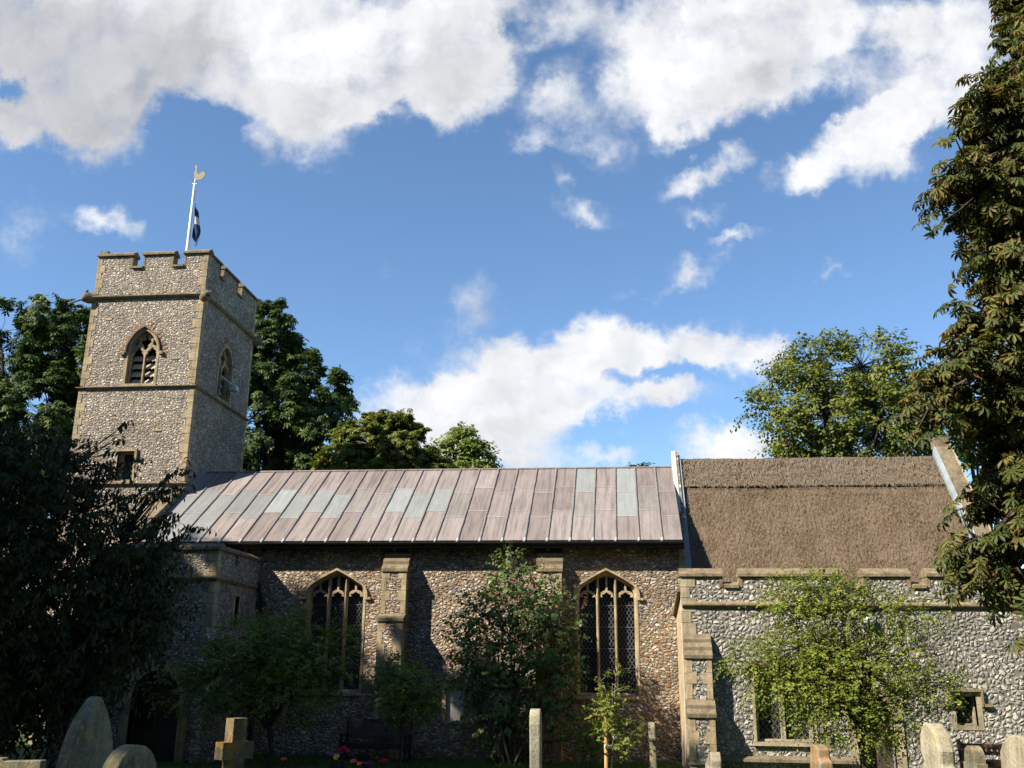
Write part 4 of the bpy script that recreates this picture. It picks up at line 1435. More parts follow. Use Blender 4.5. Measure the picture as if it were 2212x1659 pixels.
# east gable coping
mb = MB()
ex0, ex1 = CX1 + .02, CX1 + .42
mb.hexa([(ex0, -.2, thz(-.2) + .10), (ex1, -.2, thz(-.2) + .10), (ex1, RY + .1, TZ + .12), (ex0, RY + .1, TZ + .12),
         (ex0, -.2, thz(-.2) + .42), (ex1, -.2, thz(-.2) + .42), (ex1, RY + .1, TZ + .50), (ex0, RY + .1, TZ + .50)])
ec = mb.build('gable_coping', M['cap'], church)
mb = MB(); mb.box(ex0 - .02, ex1 + .02, RY - .05, RY + .35, TZ + .3, TZ + .62); mb.build('apex_stone', M['cap'], ec)
mb = MB()
mb.hexa([(ex0 - .11, 1.0, thz(1.0) + .06), (ex0 - .005, 1.0, thz(1.0) + .06), (ex0 - .005, RY, TZ + .06), (ex0 - .11, RY, TZ + .06),
         (ex0 - .09, 1.0, thz(1.0) + .22), (ex0 - .005, 1.0, thz(1.0) + .36), (ex0 - .005, RY, TZ + .38), (ex0 - .09, RY, TZ + .22)])
mb.build('lead_flashing', M['lead_cool'], ec)
mb = MB(); mb.hexa([(ex1 - .03, -.2, thz(-.2) + .43), (ex1 + .012, -.2, thz(-.2) + .43), (ex1 + .012, RY, TZ + .50), (ex1 - .03, RY, TZ + .50), (ex1 - .03, -.2, thz(-.2) + .46), (ex1 + .012, -.2, thz(-.2) + .46), (ex1 + .012, RY, TZ + .53), (ex1 - .03, RY, TZ + .53)])
mb.build('lime_fillet', M['lime_pale'], ec)

# ---- vestry in front of the chancel
VX0, VX1, VY = 1.38, 11.0, -2.9
VZ = 4.34
W2 = (2.90, 4.14, 0.75, 2.20)
SQ = (7.17, 7.62, 1.16, 1.78)
DR = (5.05, 5.84, -.2, 1.72)
gaps = [(2.31, 2.71), (5.05, 5.48), (6.50, 6.87), (7.86, 8.26), (9.2, 9.6)]
top = []
x = VX0
for a, b in gaps:
    top += [(x, VZ), (a, VZ), (a, 4.08), (b, 4.08)]; x = b
top += [(x, VZ), (VX1, VZ)]
dr = arch_outline(DR[0], DR[1], DR[2], 1.30, 1.72, 8)
holes = [[(W2[0], W2[2]), (W2[1], W2[2]), (W2[1], W2[3]), (W2[0], W2[3])], [(SQ[0], SQ[2]), (SQ[1], SQ[2]), (SQ[1], SQ[3]), (SQ[0], SQ[3])], dr]
mb = MB()
mb.plate([(VX0, -.4), (VX1, -.4)] + top[::-1], holes, frS(VY), 0, .45)
vest = mb.build('vestry_wall', M['flint_vestry'], church)
mb = MB(); mb.plate([(VY + .45, -.4), (-.01, -.4), (-.01, 3.6), (VY + .45, 4.05)], [], frW(VX0 + .012), 0, .4)
mb.build('brick_return', M['brick_buff'], vest)
mb = MB(); mb.box(VX0 - .004, VX0 + .012, VY + .448, VY + .475, -.2, 4.0); mb.build('mortar_line', M['white'], vest)
mb = MB(); mb.hexa([(VX0 - .08, VY + .4, 4.02), (VX0 + .42, VY + .4, 4.02), (VX0 + .42, .02, 3.6), (VX0 - .08, .02, 3.6), (VX0 - .08, VY + .4, 4.12), (VX0 + .42, VY + .4, 4.12), (VX0 + .42, .02, 3.72), (VX0 - .08, .02, 3.72)])
mb.build('coping', M['coping'], vest)
mb = MB(); mb.box(VX0 + .42, VX1, VY + .45, .5, 3.5, 3.6); mb.box(VX0 + .5, VX1, VY + 1.6, VY + 1.7, -.2, 3.5); mb.build('vestry_roof_and_light_block', M['inside'], vest)  # roof, and an upright dark sheet added to stop light within
cp = MB(); x = VX0 - .02
for a, b in gaps:
    coping(cp, x, a, 1, VZ + .03, h=.17, axis='x', at0=VY, sgn=1, thick=.45, out=.06, end=.025)
    coping(cp, a, b, 1, 4.11, h=.12, axis='x', at0=VY, sgn=1, thick=.45, out=.05, end=-.03)
    cp.box(a - .07, a + .01, VY - .012, VY + .4, 4.09, VZ - .01); cp.box(b - .01, b + .06, VY - .012, VY + .4, 4.09, VZ - .01)
    x = b
coping(cp, x, VX1, 1, VZ + .03, h=.17, axis='x', at0=VY, sgn=1, thick=.45, out=.06, end=.025)
cp.build('coping', M['coping'], vest)
mb = MB()
prof = [(0, 3.63), (.045, 3.63), (.085, 3.68), (.085, 3.715), (0.0, 3.77)]
for (o1, z1), (o2, z2) in zip(prof, prof[1:]):
    mb.face([(VX0, VY - o1, z1), (VX1, VY - o1, z1), (VX1, VY - o2, z2), (VX0, VY - o2, z2)])
mb.face([(VX0 - .001, VY - o, z) for o, z in prof])
mb.build('string_course', M['coping'], vest)
quoins('quoins', (VX0, VY), (1, 0), (0, 1), 0.35, VZ - .01, vest, seed=77, la=.30, lb=.18, h=.29, mat_='lime_pale')
mb = MB(); mb.hexa([(VX0 - .02, VY - .12, -.4), (VX1, VY - .12, -.4), (VX1, VY, -.4), (VX0 - .02, VY, -.4), (VX0 - .02, VY - .12, .36), (VX1, VY - .12, .36), (VX1, VY + .01, .46), (VX0 - .02, VY + .01, .46)])
mb2 = MB(); mb2.hexa([(VX0, VY - .14, .34), (DR[0] - .1, VY - .14, .34), (DR[0] - .1, VY, .34), (VX0, VY, .34), (VX0, VY - .13, .40), (DR[0] - .1, VY - .13, .40), (DR[0] - .1, VY, .47), (VX0, VY, .47)])
mb2.build('plinth', M['cap'], vest)
buttress(1.40, 1.95, VY, [(.62, -.3, 0.30, .36, 1), (.58, .36, 1.26, 1.62, 2), (.34, 1.62, 2.50, 3.03, 3)], church, 'flint_vestry', seed=21)
# two-light square window
a, b, c, d = W2
mm = (a + b) / 2 - .02
mb = MB()
mb.plate([(a, c), (b, c), (b, d), (a, d)], [[(a + .07, c + .05), (mm - .045, c + .05), (mm - .045, d - .22), ((a + mm) / 2, d - .07), (a + .07, d - .22)],
                                         [(mm + .045, c + .05), (b - .07, c + .05), (b - .07, d - .22), ((b + mm) / 2, d - .07), (mm + .045, d - .22)]], frS(VY), .12, .26)
vw = mb.build('vestry_window', M['lime_pale'], church)
mb = MB(); mb.strip([(a, c), (b, c), (b, d), (a, d)], [(a - .06, c - .05), (b + .06, c - .05), (b + .06, d + .06), (a - .06, d + .06)], frS(VY), -.014, .14, closed=True)
mb.box(a - .10, b + .10, VY - .08, VY + .1, c - .08, c - .03)
mb.build('window_surround', M['lime_pale'], vw)
mb = MB(); mb.box(a, b, VY + .28, VY + .30, c, d); mb.build('glass', M['glass'], vw)
mb = MB(); lattice(mb, a + .06, mm - .04, c + .04, d - .06, frS(VY), .265, .125, .17, .012); lattice(mb, mm + .04, b - .06, c + .04, d - .06, frS(VY), .265, .125, .17, .012)
mb.build('lead_lattice', M['lattice'], vw)
mb = MB(); mb.plate([(a - .2, d + .1), (a - .12, d + .1), (a - .12, d + .14), (b + .12, d + .14), (b + .12, d + .1), (b + .2, d + .1), (b + .2, d + .24), (a - .2, d + .24)], [], frS(VY), -.10, .02)
mb.build('hood_mould', M['coping'], vw)
# small square window
a, b, c, d = SQ
mb = MB(); mb.plate([(a, c), (b, c), (b, d), (a, d)], [[(a + .03, c + .03), (b - .03, c + .03), (b - .03, d - .03), (a + .03, d - .03)]], frS(VY), .14, .28)
mb.strip([(a, c), (b, c), (b, d), (a, d)], [(a - .11, c - .09), (b + .11, c - .09), (b + .11, d + .07), (a - .11, d + .07)], frS(VY), -.014, .13, closed=True)
sw = mb.build('square_window', M['lime_pale'], church)
mb = MB(); mb.box(a, b, VY + .29, VY + .31, c, d); mb.build('glass', M['glass'], sw)
mb = MB(); lattice(mb, a + .03, b - .03, c + .03, d - .03, frS(VY), .27, .09, .12, .009); mb.build('lead_lattice', M['lattice'], sw)
mb = MB()
for xa, xb in ((a - .30, a - .12), (b + .12, b + .30)):
    mb.box(xa, xb, VY - .09, VY + .02, 1.55, 1.61)
mb.box(a - .14, a - .10, VY - .09, VY + .02, 1.55, d + .14); mb.box(b + .10, b + .14, VY - .09, VY + .02, 1.55, d + .14); mb.box(a - .10, b + .10, VY - .09, VY + .02, d + .08, d + .14)
mb.build('hood_mould', M['coping'], sw)
# vestry doorway
mb = MB()
op_ = [(DR[0] - .18, -.2)] + arch_pts(DR[0] - .18, DR[1] + .2, 1.30, 1.92, 8)[::-1] + [(DR[1] + .2, -.2)]
ip_ = [(DR[0], -.2)] + arch_pts(DR[0], DR[1], 1.30, 1.72, 8)[::-1] + [(DR[1], -.2)]
mb.strip(ip_, op_, frS(VY), -.03, .12)
vd = mb.build('doorway', M['lime_pale'], church)
mb = MB(); mb.plate(arch_outline(DR[0], DR[1], -.2, 1.30, 1.72, 8), [], frS(VY), .30, .36)
for i in range(1, 6):
    xx = DR[0] + (DR[1] - DR[0]) * i / 6; mb.box(xx - .004, xx + .004, VY + .29, VY + .302, -.2, 1.5)
mb.build('door', M['wood_door'], vd)
mb = MB(); mb.tube([(5.50, VY - .02, 3.36), (5.50, VY - .16, 3.36)], [.13, .13], 14); mb.tube([(5.50, VY - .16, 3.36), (5.50, VY - .20, 3.36)], [.115, .06], 14)
mb.build('bulkhead_lamp', M['lamp'], vest)

# ---- south porch
PX0, PX1, PY = -13.15, -9.87, -2.95
PZ = 4.98
gy = (-1.78, -1.62)
DX0, DX1 = -11.68, -10.46
pd = arch_outline(DX0, DX1, -.2, 1.45, 2.12, 10)
pw = (-11.36, -10.98, 3.35, 4.02)
mb = MB()
mb.plate([(PX0, -.3), (PX1, -.3), (PX1, PZ), (-10.85, PZ), (-10.85, PZ - .20), (-11.6, PZ - .20), (-11.6, PZ), (-12.6, PZ), (-12.6, PZ - .2), (-12.9, PZ - .2), (-12.9, PZ), (PX0, PZ)],
         [pd, [(pw[0], pw[2]), (pw[1], pw[2]), (pw[1], pw[3]), (pw[0], pw[3])]], frS(PY), 0, .42)
ew = [(-1.62, 3.25), (-1.36, 3.25), (-1.36, 3.95), (-1.62, 3.95)]
mb.plate([(PY + .42, -.3), (0.0, -.3), (0.0, PZ), (-1.62, PZ), (-1.62, PZ - .28), (-1.82, PZ - .28), (-1.82, PZ), (PY + .42, PZ)], [ew], frE(PX1), 0, .40)
wwin = [(-2.0, .95), (-.9, .95), (-.9, 2.0), (-2.0, 2.0)]
mb.plate([(PY + .42, -.3), (0.0, -.3), (0.0, PZ), (PY + .42, PZ)], [wwin], frW(PX0), 0, .40)
porch = mb.build('porch_wall', M['flint_tower'], church)
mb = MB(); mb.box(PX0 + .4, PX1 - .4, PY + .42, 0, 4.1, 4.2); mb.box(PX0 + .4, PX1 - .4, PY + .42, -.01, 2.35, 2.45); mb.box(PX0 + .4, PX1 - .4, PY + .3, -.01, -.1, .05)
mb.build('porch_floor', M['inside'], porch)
cp = MB()
for a, b in ((PX0, -12.9), (-12.6, -11.6), (-10.85, PX1)):
    coping(cp, a, b, 1, PZ + .03, h=.14, axis='x', at0=PY, sgn=1, thick=.42)
coping(cp, -11.6, -10.85, 1, PZ - .17, h=.12, axis='x', at0=PY, sgn=1, thick=.42, end=0)
coping(cp, PY + .5, -1.82, 1, PZ + .03, h=.14, axis='y', at0=PX1, sgn=-1, thick=.40)
coping(cp, -1.62, -.04, 1, PZ + .03, h=.14, axis='y', at0=PX1, sgn=-1, thick=.40)
cp.build('coping', M['coping'], porch)
string_course('string_course', (PX0, PX1, PY, -.005), 4.22, .13, .09, porch, sides='SEW')
quoins('quoins', (PX1, PY), (-1, 0), (0, 1), 2.9, PZ - .01, porch, seed=41, la=.26, lb=.16, h=.25)
quoins('quoins', (PX0, PY), (1, 0), (0, 1), 0.1, PZ - .01, porch, seed=42, la=.26, lb=.16, h=.25)
for (cx, cy, dx, dy) in ((PX1, PY, .7, -.7), (PX0, PY, -.7, -.7)):
    mb = MB()
    d = Vector((dx, dy, 0)).normalized(); s = Vector((-d.y, d.x, 0))
    for (pr, z0, z1) in ((.50, -.3, 1.6), (.34, 1.75, 2.85)):
        o = Vector((cx, cy, 0)) - d * .1
        P = [o - s * .2, o - s * .2 + d * (pr + .1), o + s * .2 + d * (pr + .1), o + s * .2]
        mb.hexa([(p.x, p.y, z0) for p in P] + [(p.x, p.y, z1) for p in P])
        Q = [o - s * .2, o - s * .2 + d * (pr - .16 + .1), o + s * .2 + d * (pr - .16 + .1), o + s * .2]
        mb.hexa([(p.x, p.y, z1) for p in P] + [(p.x, p.y, z1 + .25) for p in Q])
    mb.build('diagonal_buttress', M['flint_tower'], porch)
mb = MB()
ip_ = [(DX0, -.2)] + arch_pts(DX0, DX1, 1.45, 2.12, 10)[::-1] + [(DX1, -.2)]
op_ = [(DX0 - .22, -.2)] + arch_pts(DX0 - .22, DX1 + .22, 1.45, 2.40, 10)[::-1] + [(DX1 + .22, -.2)]
mb.strip(ip_, op_, frS(PY), -.03, .2)
pdw = mb.build('doorway', M['lime'], church)
# pair of barred gates
for (a, b, solid) in ((DX0 + .02, (DX0 + DX1) / 2 - .05, .75), ((DX0 + DX1) / 2 - .04, DX1 - .02, 1.75)):
    mb = MB()
    y0_, y1_ = PY + .22, PY + .27
    mb.box(a, a + .06, y0_, y1_, .05, 2.0); mb.box(b - .06, b, y0_, y1_, .05, 2.0)
    for z in (.05, solid - .06, 1.62):
        mb.box(a + .06, b - .06, y0_, y1_, z, z + .08)
    mb.box(a + .06, b - .06, y0_ + .015, y1_ - .015, .13, solid - .06)
    n = 6
    for i in range(1, n):
        x = a + .06 + (b - a - .12) * i / n
        mb.box(x - .012, x + .012, y0_ + .01, y1_ - .01, solid + .02, 1.95)
    mb.build('porch_gate', M['wood_dark'], pdw)
for (l, fr, nm) in ((pw, frS(PY), 'porch_window'), ((-1.62, -1.36, 3.25, 3.95), frE(PX1), 'porch_window')):
    a, b, c, d = l
    mb = MB(); mb.strip([(a, c), (b, c), (b, d), (a, d)], [(a - .10, c - .08), (b + .07, c - .08), (b + .07, d + .08), (a - .10, d + .08)], fr, -.014, .15, closed=True)
    pwn = mb.build(nm, M['lime'], church)
    mb = MB(); mb.plate([(a, c), (b, c), (b, d), (a, d)], [], fr, .25, .27); mb.build('glass', M['glass'], pwn)
# west light of the porch with its diagonal bars, seen through the gate
mb = MB(); lattice(mb, -2.0, -.9, .95, 2.0, frW(PX0), .2, .09, .09, .02); mb.build('lead_lattice', M['lattice'], porch)
# rain pipe in the corner
mb = MB(); mb.tube([(PX1 + .12, -.07, 3.7), (PX1 + .12, -.07, 0.0)], .05, 8); mb.box(PX1 + .02, PX1 + .22, -.17, -.003, 3.7, 3.92)
mb.tube([(PX1 + .12, -.07, 3.9), (PX1 + .10, -.3, 4.4)], .045, 8)
mb.build('rain_pipe', M['gutter'], church)

# ---- flagpole with weathercock, and the flag
pole_x, pole_y = -14.86, 3.6
fp = thing('flagpole', 'white flagpole with a gilded weathercock rising above the tower battlements', 'flagpole', (pole_x, pole_y, 14.3))
mb = MB(); mb.tube([(pole_x, pole_y, 14.3), (pole_x, pole_y, 18.62)], [.065, .042], 10); mb.tube([(pole_x, pole_y, 18.62), (pole_x, pole_y, 18.72)], [.05, .02], 10)
mb.build('pole', M['white'], fp, smooth=False)
mb = MB(); mb.tube([(pole_x, pole_y, 18.7), (pole_x, pole_y, 18.92)], .018, 8); mb.bar((pole_x - .1, pole_y, 18.74), (pole_x + .08, pole_y, 18.72), .02)
mb.build('spindle', M['white'], fp)
ck = [(375, 155), (398, 168), (402, 190), (396, 205), (405, 245), (404, 285), (420, 315), (440, 332), (460, 315), (480, 292), (510, 288), (540, 305), (556, 340), (552, 375), (530, 395), (522, 420), (500, 418), (490, 438), (470, 425), (450, 435), (420, 428), (395, 440), (372, 432), (368, 400), (358, 350), (355, 300), (362, 265), (372, 230), (366, 208), (352, 200), (358, 185), (350, 172), (362, 158)]
mb = MB()
ang = math.radians(8)
mb.plate([((x - 384) * .00222, (440 - y) * .00222) for x, y in ck[::-1]], [], lambda u, v, w: (pole_x + u * math.cos(ang) + (w - .012) * math.sin(ang), pole_y - u * math.sin(ang) + (w - .012) * math.cos(ang), 18.84 + v), 0, .024)
mb.build('weathercock', M['gilt'], fp)
mb = MB()
mb.tube([(pole_x + .09, pole_y - .05, 16.0), (pole_x + .06, pole_y - .03, 18.5)], .006, 4)
mb.tube([(pole_x, pole_y, 16.05), (pole_x - .25, pole_y - .5, 15.3), (pole_x - .35, pole_y - .8, 14.6)], .008, 4); mb.tube([(pole_x - .1, pole_y, 16.1), (pole_x - .45, pole_y - .6, 15.0)], .006, 4)
mb.tube([(pole_x - .08, pole_y, 16.08), (pole_x + .30, pole_y - .05, 16.02)], .015, 5)
mb.build('halyard', M['rope'], fp)
# flag hanging limp: cloth gathered against the halyard
NU, NV = 28, 30
vs = []; uv = []
for j in range(NV + 1):
    v = j / NV
    for i in range(NU + 1):
        u = i / NU
        # the fly droops: every point hangs below its place on the hoist
        wid = 0.15 + 0.27 * (1 - abs(v - .42) * 1.1)
        x = pole_x + .12 + wid * (u * .62 + .30 * math.sin(u * 9.0 + v * 2.2) * u + .04)
        y = pole_y - .06 + .11 * math.sin(u * 10.5 + v * 2) * (.3 + .7 * u)
        z = 18.02 - (1 - v) * 1.05 - .78 * u ** 1.15
        vs.append((x, y, z)); uv.append((u, v))
fs = [(j * (NU + 1) + i, j * (NU + 1) + i + 1, (j + 1) * (NU + 1) + i + 1, (j + 1) * (NU + 1) + i) for j in range(NV) for i in range(NU)]
me = bpy.data.meshes.new('flag'); me.from_pydata(vs, [], fs)
ul = me.uv_layers.new(name='UVMap')
for lp in me.loops: ul.data[lp.index].uv = uv[lp.vertex_index]
me.materials.append(M['flag']); me.polygons.foreach_set('use_smooth', [True] * len(fs))
fl = bpy.data.objects.new('flag', me); col.objects.link(fl)
tag(fl, 'limp blue flag with white cross hanging beside the flagpole on the tower', 'flag')

# ------------------------------------------------------------------ trees and shrubs
def leaflet(ang, L, W, droop, fold, d0=0.0):
    """outline of one leaflet lying in the leaf plane: points (x along, y across, z up) plus tip factor"""
    ca, sa = math.cos(ang), math.sin(ang)
    P = [(0.03, 0, 0), (.45, W * .62, .0), (.72, W, .0), (1.0, 0, 0), (.72, -W, 0), (.45, -W * .62, 0), (.5, 0, -fold)]
    V = []; tp = []
    for x, y, z in P:
        r = x * L
        zz = z * L - droop * r * r / L + (abs(y) * fold if y else 0) * L * .8 - d0 * r
        V.append((r * ca - y * L * sa, r * sa + y * L * ca, zz)); tp.append(x)
    Fc = [(0, 1, 6), (1, 2, 6), (2, 3, 6), (3, 4, 6), (4, 5, 6), (5, 0, 6)]
    return V, Fc, tp


def palmate(n=6, spread=105, droop=.45, fold=.10, W=.17, simple_=False):
    V = []; Fc = []; tp = []
    for i in range(n):
        a = math.radians(-spread + 2 * spread * i / (n - 1))
        L = 1.0 - .35 * abs(a) / math.radians(120)
        v, f, t = leaflet(a, L, W, droop, fold)
        if simple_:
            v = [v[0], v[2], v[3], v[4]]; f = [(0, 1, 2), (0, 2, 3)]; t = [0, .7, 1, .7]
        b = len(V); V += v; Fc += [tuple(b + q for q in x) for x in f]; tp += t
    return np.array(V), np.array(Fc), np.array(tp)


def simple_leaf(W=.30, droop=.35, fold=.12):
    v, f, t = leaflet(0, 1.0, W, droop, fold)
    v = [v[0], v[1], v[2], v[3], v[4], v[5]]; f = [(0, 1, 5), (1, 2, 4), (1, 4, 5), (2, 3, 4)]; t = [0, .45, .7, 1, .7, .45]
    return np.array(v), np.array(f), np.array(t)


def tiny_leaf(W=.36):
    return np.array([(0, 0, 0), (.5, W, .06), (1, 0, -.1), (.5, -W, .06)], float), np.array([(0, 1, 2), (0, 2, 3)]), np.array([0, .5, 1, .5])


PALM_NEAR = palmate(6, 110, .62, .14, .17)
PALM_FAR = palmate(5, 95, .55, .12, .20, True)
OVATE = simple_leaf(.30, .45, .10)
HEART = simple_leaf(.40, .40, .10)
LONG = simple_leaf(.21, .55, .12)
TINY = tiny_leaf()


def nrmz(a):
    return a / np.maximum(np.linalg.norm(a, axis=-1, keepdims=True), 1e-9)


def leaves_mesh(name, tmpl, pos, fwd, up, size, rnd, material, parent):
    V, Fc, tp = tmpl
    n = len(pos)
    f = nrmz(fwd); s = nrmz(np.cross(up, f)); u = np.cross(f, s)
    P = (pos[:, None, :] + size[:, None, None] * (V[None, :, 0:1] * f[:, None, :] + V[None, :, 1:2] * s[:, None, :] + V[None, :, 2:3] * u[:, None, :]))
    m = len(V)
    verts = P.reshape(-1, 3)
    faces = (Fc[None] + (np.arange(n) * m)[:, None, None]).reshape(-1, 3)
    me = bpy.data.meshes.new(name)
    me.vertices.add(len(verts)); me.vertices.foreach_set('co', verts.astype(np.float32).ravel())
    me.loops.add(faces.size); me.loops.foreach_set('vertex_index', faces.astype(np.int32).ravel())
    me.polygons.add(len(faces)); me.polygons.foreach_set('loop_start', np.arange(0, faces.size, 3, dtype=np.int32))
    me.update(calc_edges=True)
    a = me.attributes.new('rnd', 'FLOAT', 'POINT'); a.data.foreach_set('value', np.repeat(rnd, m).astype(np.float32))
    a = me.attributes.new('tip', 'FLOAT', 'POINT'); a.data.foreach_set('value', np.tile(tp, n).astype(np.float32))
    me.materials.append(material)
    o = bpy.data.objects.new(name, me); col.objects.link(o)
    if parent:
        o.parent = parent; o.location = -parent_origin(parent)
    return o


def rsphere(R, n):
    return nrmz(R.normal(size=(n, 3)))


def grow(name, label, cat, base, lobes, n_twigs, per, leaf, size, lm, bark, seed, group=None, trunk_r=.25, fork=.45, twig_len=.5, droop=.4, up_bias=.25, shell=.55,
         stems=1, twig_tubes=0.12, tw_r=.008, limb_r=None, cull=.62, size_var=.3, rnd_pow=1.0, upn=.8, part='crown', lean=None, extra=None, clump=0.0, hang=.0, wild=.35):
    R = np.random.RandomState(seed)
    base = Vector(base)
    t = thing(name, label, cat, tuple(base), group)
    C = np.array([l[0:3] for l in lobes], float); RAD = np.array([l[3:6] for l in lobes], float)
    dens = np.array([l[6] if len(l) > 6 else 1.0 for l in lobes])
    area = (RAD[:, 0] * RAD[:, 1] + RAD[:, 0] * RAD[:, 2] + RAD[:, 1] * RAD[:, 2]) * dens
    pr = area / area.sum()
    # twig start points
    li = R.choice(len(lobes), size=n_twigs, p=pr)
    d = rsphere(R, n_twigs); d[:, 2] = d[:, 2] * .9 + .12; d = nrmz(d)
    rr = shell + (1 - shell) * R.uniform(0, 1, n_twigs) ** .7
    if clump:
        # pull twigs towards random clump directions so that the outline gets lumps and gaps
        nc = max(6, int(14))
        dirs = rsphere(R, nc * len(lobes)).reshape(len(lobes), nc, 3)
        dots = np.einsum('nk,nck->nc', d, dirs[li])
        best = dots.argmax(1)
        bd = dirs[li, best]
        d = nrmz(d * (1 - clump) + bd * clump)
        rr = rr * (1 + .22 * (R.uniform(-1, 1, (len(lobes), nc))[li, best]))
    p = C[li] + d * RAD[li] * rr[:, None]
    ins = np.zeros(n_twigs, bool)
    for k in range(len(lobes)):
        q = (p - C[k]) / RAD[k]
        ins |= ((q ** 2).sum(1) < cull ** 2) & (li != k)
    keep = ~ins | (R.uniform(size=n_twigs) < .15)
    p, d, li = p[keep], d[keep], li[keep]
    out = nrmz(d / RAD[li])
    td = nrmz(out + R.normal(0, wild, out.shape) + np.array([0, 0, up_bias]))
    if extra is not None:      # hand-placed sprays: (x, y, z, dx, dy, dz)
        E_ = np.array(extra, float)
        p = np.vstack([p, E_[:, :3]]); td = np.vstack([td, nrmz(E_[:, 3:6])]); out = np.vstack([out, nrmz(E_[:, 3:6])])
    n = len(p)
    L = twig_len * R.uniform(.6, 1.4, n)
    # leaves along each twig
    tt = np.tile((np.arange(per) + .7) / per, (n, 1)) + R.uniform(-.06, .06, (n, per))
    side = np.tile(np.where(np.arange(per) % 2 == 0, 1.0, -1.0), (n, 1))
    bend = np.array([0, 0, -1.0]) * droop
    P = p[:, None, :] + td[:, None, :] * (L[:, None, None] * tt[:, :, None]) + bend * (L[:, None, None] * tt[:, :, None] ** 2)
    lat = nrmz(np.cross(td, np.array([0, 0, 1.0]) + R.normal(0, .2, (n, 3))))
    Fw = td[:, None, :] * .55 + lat[:, None, :] * side[:, :, None] * .8 + R.normal(0, .32, (n, per, 3)) + np.array([0, 0, -.25 - hang])
    Up = np.array([0, 0, upn]) + out[:, None, :] * .55 + R.normal(0, .30, (n, per, 3))
    S = size * R.uniform(1 - size_var, 1 + size_var, (n, per))
    tw = R.uniform(0, 1, n)
    lobe_t = R.uniform(-.12, .12, n)
    rn = np.clip((.55 * tw[:, None] + .45 * R.uniform(0, 1, (n, per))) ** rnd_pow + lobe_t[:, None], 0, 1)
    leaves_mesh(part, leaf, P.reshape(-1, 3), Fw.reshape(-1, 3), Up.reshape(-1, 3), S.ravel(), rn.ravel(), lm, t)
    # wood
    mb = MB()
    cz = C.mean(0)
    ends = []
    for s in range(stems):
        b0 = base + Vector((R.normal(0, .10 * (stems > 1)), R.normal(0, .10 * (stems > 1)), -.15))
        if stems == 1:
            top = Vector((base.x + (cz[0] - base.x) * fork, base.y + (cz[1] - base.y) * fork, base.z + (cz[2] - base.z) * max(fork, .3)))
            if lean: top = Vector(lean)
            mid = (b0 + top) / 2 + Vector((R.normal(0, .04), R.normal(0, .04), 0)) * 2
            mb.tube([b0, b0 + (mid - b0) * .25, mid, top], [trunk_r * 1.35, trunk_r * 1.05, trunk_r * .9, trunk_r * .72], 10)
            for k in range(len(lobes)):
                c = Vector(C[k]); w = c - top
                m1 = top + w * .35 + Vector((0, 0, .12 * w.length)); r0 = (limb_r or trunk_r * .5)
                mb.tube([top - (top - b0) * .06 * (k % 3), m1, top + w * .75 + Vector((0, 0, .06 * w.length)), c], [r0, r0 * .7, r0 * .42, r0 * .22], 7)
                ends.append((top + w * .75, c, k))
        else:
            k = s % len(lobes)
            c = Vector(C[k]) + Vector(R.normal(0, .35, 3) * RAD[k])
            w = c - b0
            m1 = b0 + Vector((w.x * .25, w.y * .25, w.z * .4)); m2 = b0 + Vector((w.x * .6, w.y * .6, w.z * .75))
            r0 = trunk_r * R.uniform(.6, 1.1)
            mb.tube([b0, m1, m2, c], [r0, r0 * .8, r0 * .5, r0 * .2], 6)
    nt = int(n * twig_tubes)
    idx = R.choice(n, nt, replace=False) if nt else []
    if extra is not None:
        idx = list(idx) + list(range(n - len(extra), n))
    for i in idx:
        k = li[i] if i < len(li) else int(np.argmin(((C - p[i]) ** 2).sum(1)))
        c = Vector(C[k]); q = Vector(p[i]); e = q + Vector(td[i]) * L[i] * .9 + Vector((0, 0, -1)) * droop * L[i] * .8
        m_ = c + (q - c) * .5 + Vector(R.normal(0, .06, 3))
        mb.tube([c, m_, q, e], [tw_r * 2.2, tw_r * 1.6, tw_r, tw_r * .5], 4, cap=False)
    mb.build('trunk', bark, t, smooth=True)
    return t


def lobe(x, y, rx, ry, Y, rd=None, dn=1.0, dy=0.0):
    """crown lobe centred where the photograph shows it, at distance Y, with its own depth"""
    c = at(x, y, Y + dy); s = 1 / ppm(x, y, Y + dy)
    a, b = rx * s, ry * s
    return (c.x, c.y, c.z, a, rd if rd else (a + b) / 2, b, dn)


def base_at(x, Y):
    p = at(x, 1500, Y)
    return (p.x, Y, zg(p.x, Y) - .05)


TB = 'trees behind the church'
# far left pair
Y = 13.0
grow('chestnut_tree', 'tall dark chestnut at the left edge of the photo, left of the tower', 'tree', base_at(20, Y),
     [lobe(-40, 760, 120, 110, Y), lobe(40, 860, 110, 130, Y, dy=-1), lobe(-60, 1000, 160, 180, Y), lobe(60, 1060, 120, 160, Y), lobe(-20, 1250, 180, 180, Y), lobe(0, 720, 60, 60, Y), lobe(30, 800, 60, 70, Y, dy=-1)],
     2600, 9, PALM_FAR, .23, M['leaf_dark'], M['bark_dark'], 101, TB, trunk_r=.4, twig_len=.7, clump=.55, hang=.25)
grow('chestnut_tree', 'dark chestnut rising directly behind the west side of the tower', 'tree', base_at(170, Y + 2),
     [lobe(140, 745, 70, 85, Y), lobe(195, 740, 60, 80, Y, dy=1), lobe(110, 900, 90, 120, Y, dy=-1), lobe(190, 900, 90, 130, Y), lobe(140, 1090, 130, 150, Y), lobe(120, 690, 40, 40, Y), lobe(230, 1100, 90, 150, Y)],
     2900, 9, PALM_FAR, .22, M['leaf_dark'], M['bark_dark'], 102, TB, trunk_r=.4, twig_len=.65, clump=.5, hang=.25, rnd_pow=.8)
Y = 13.5
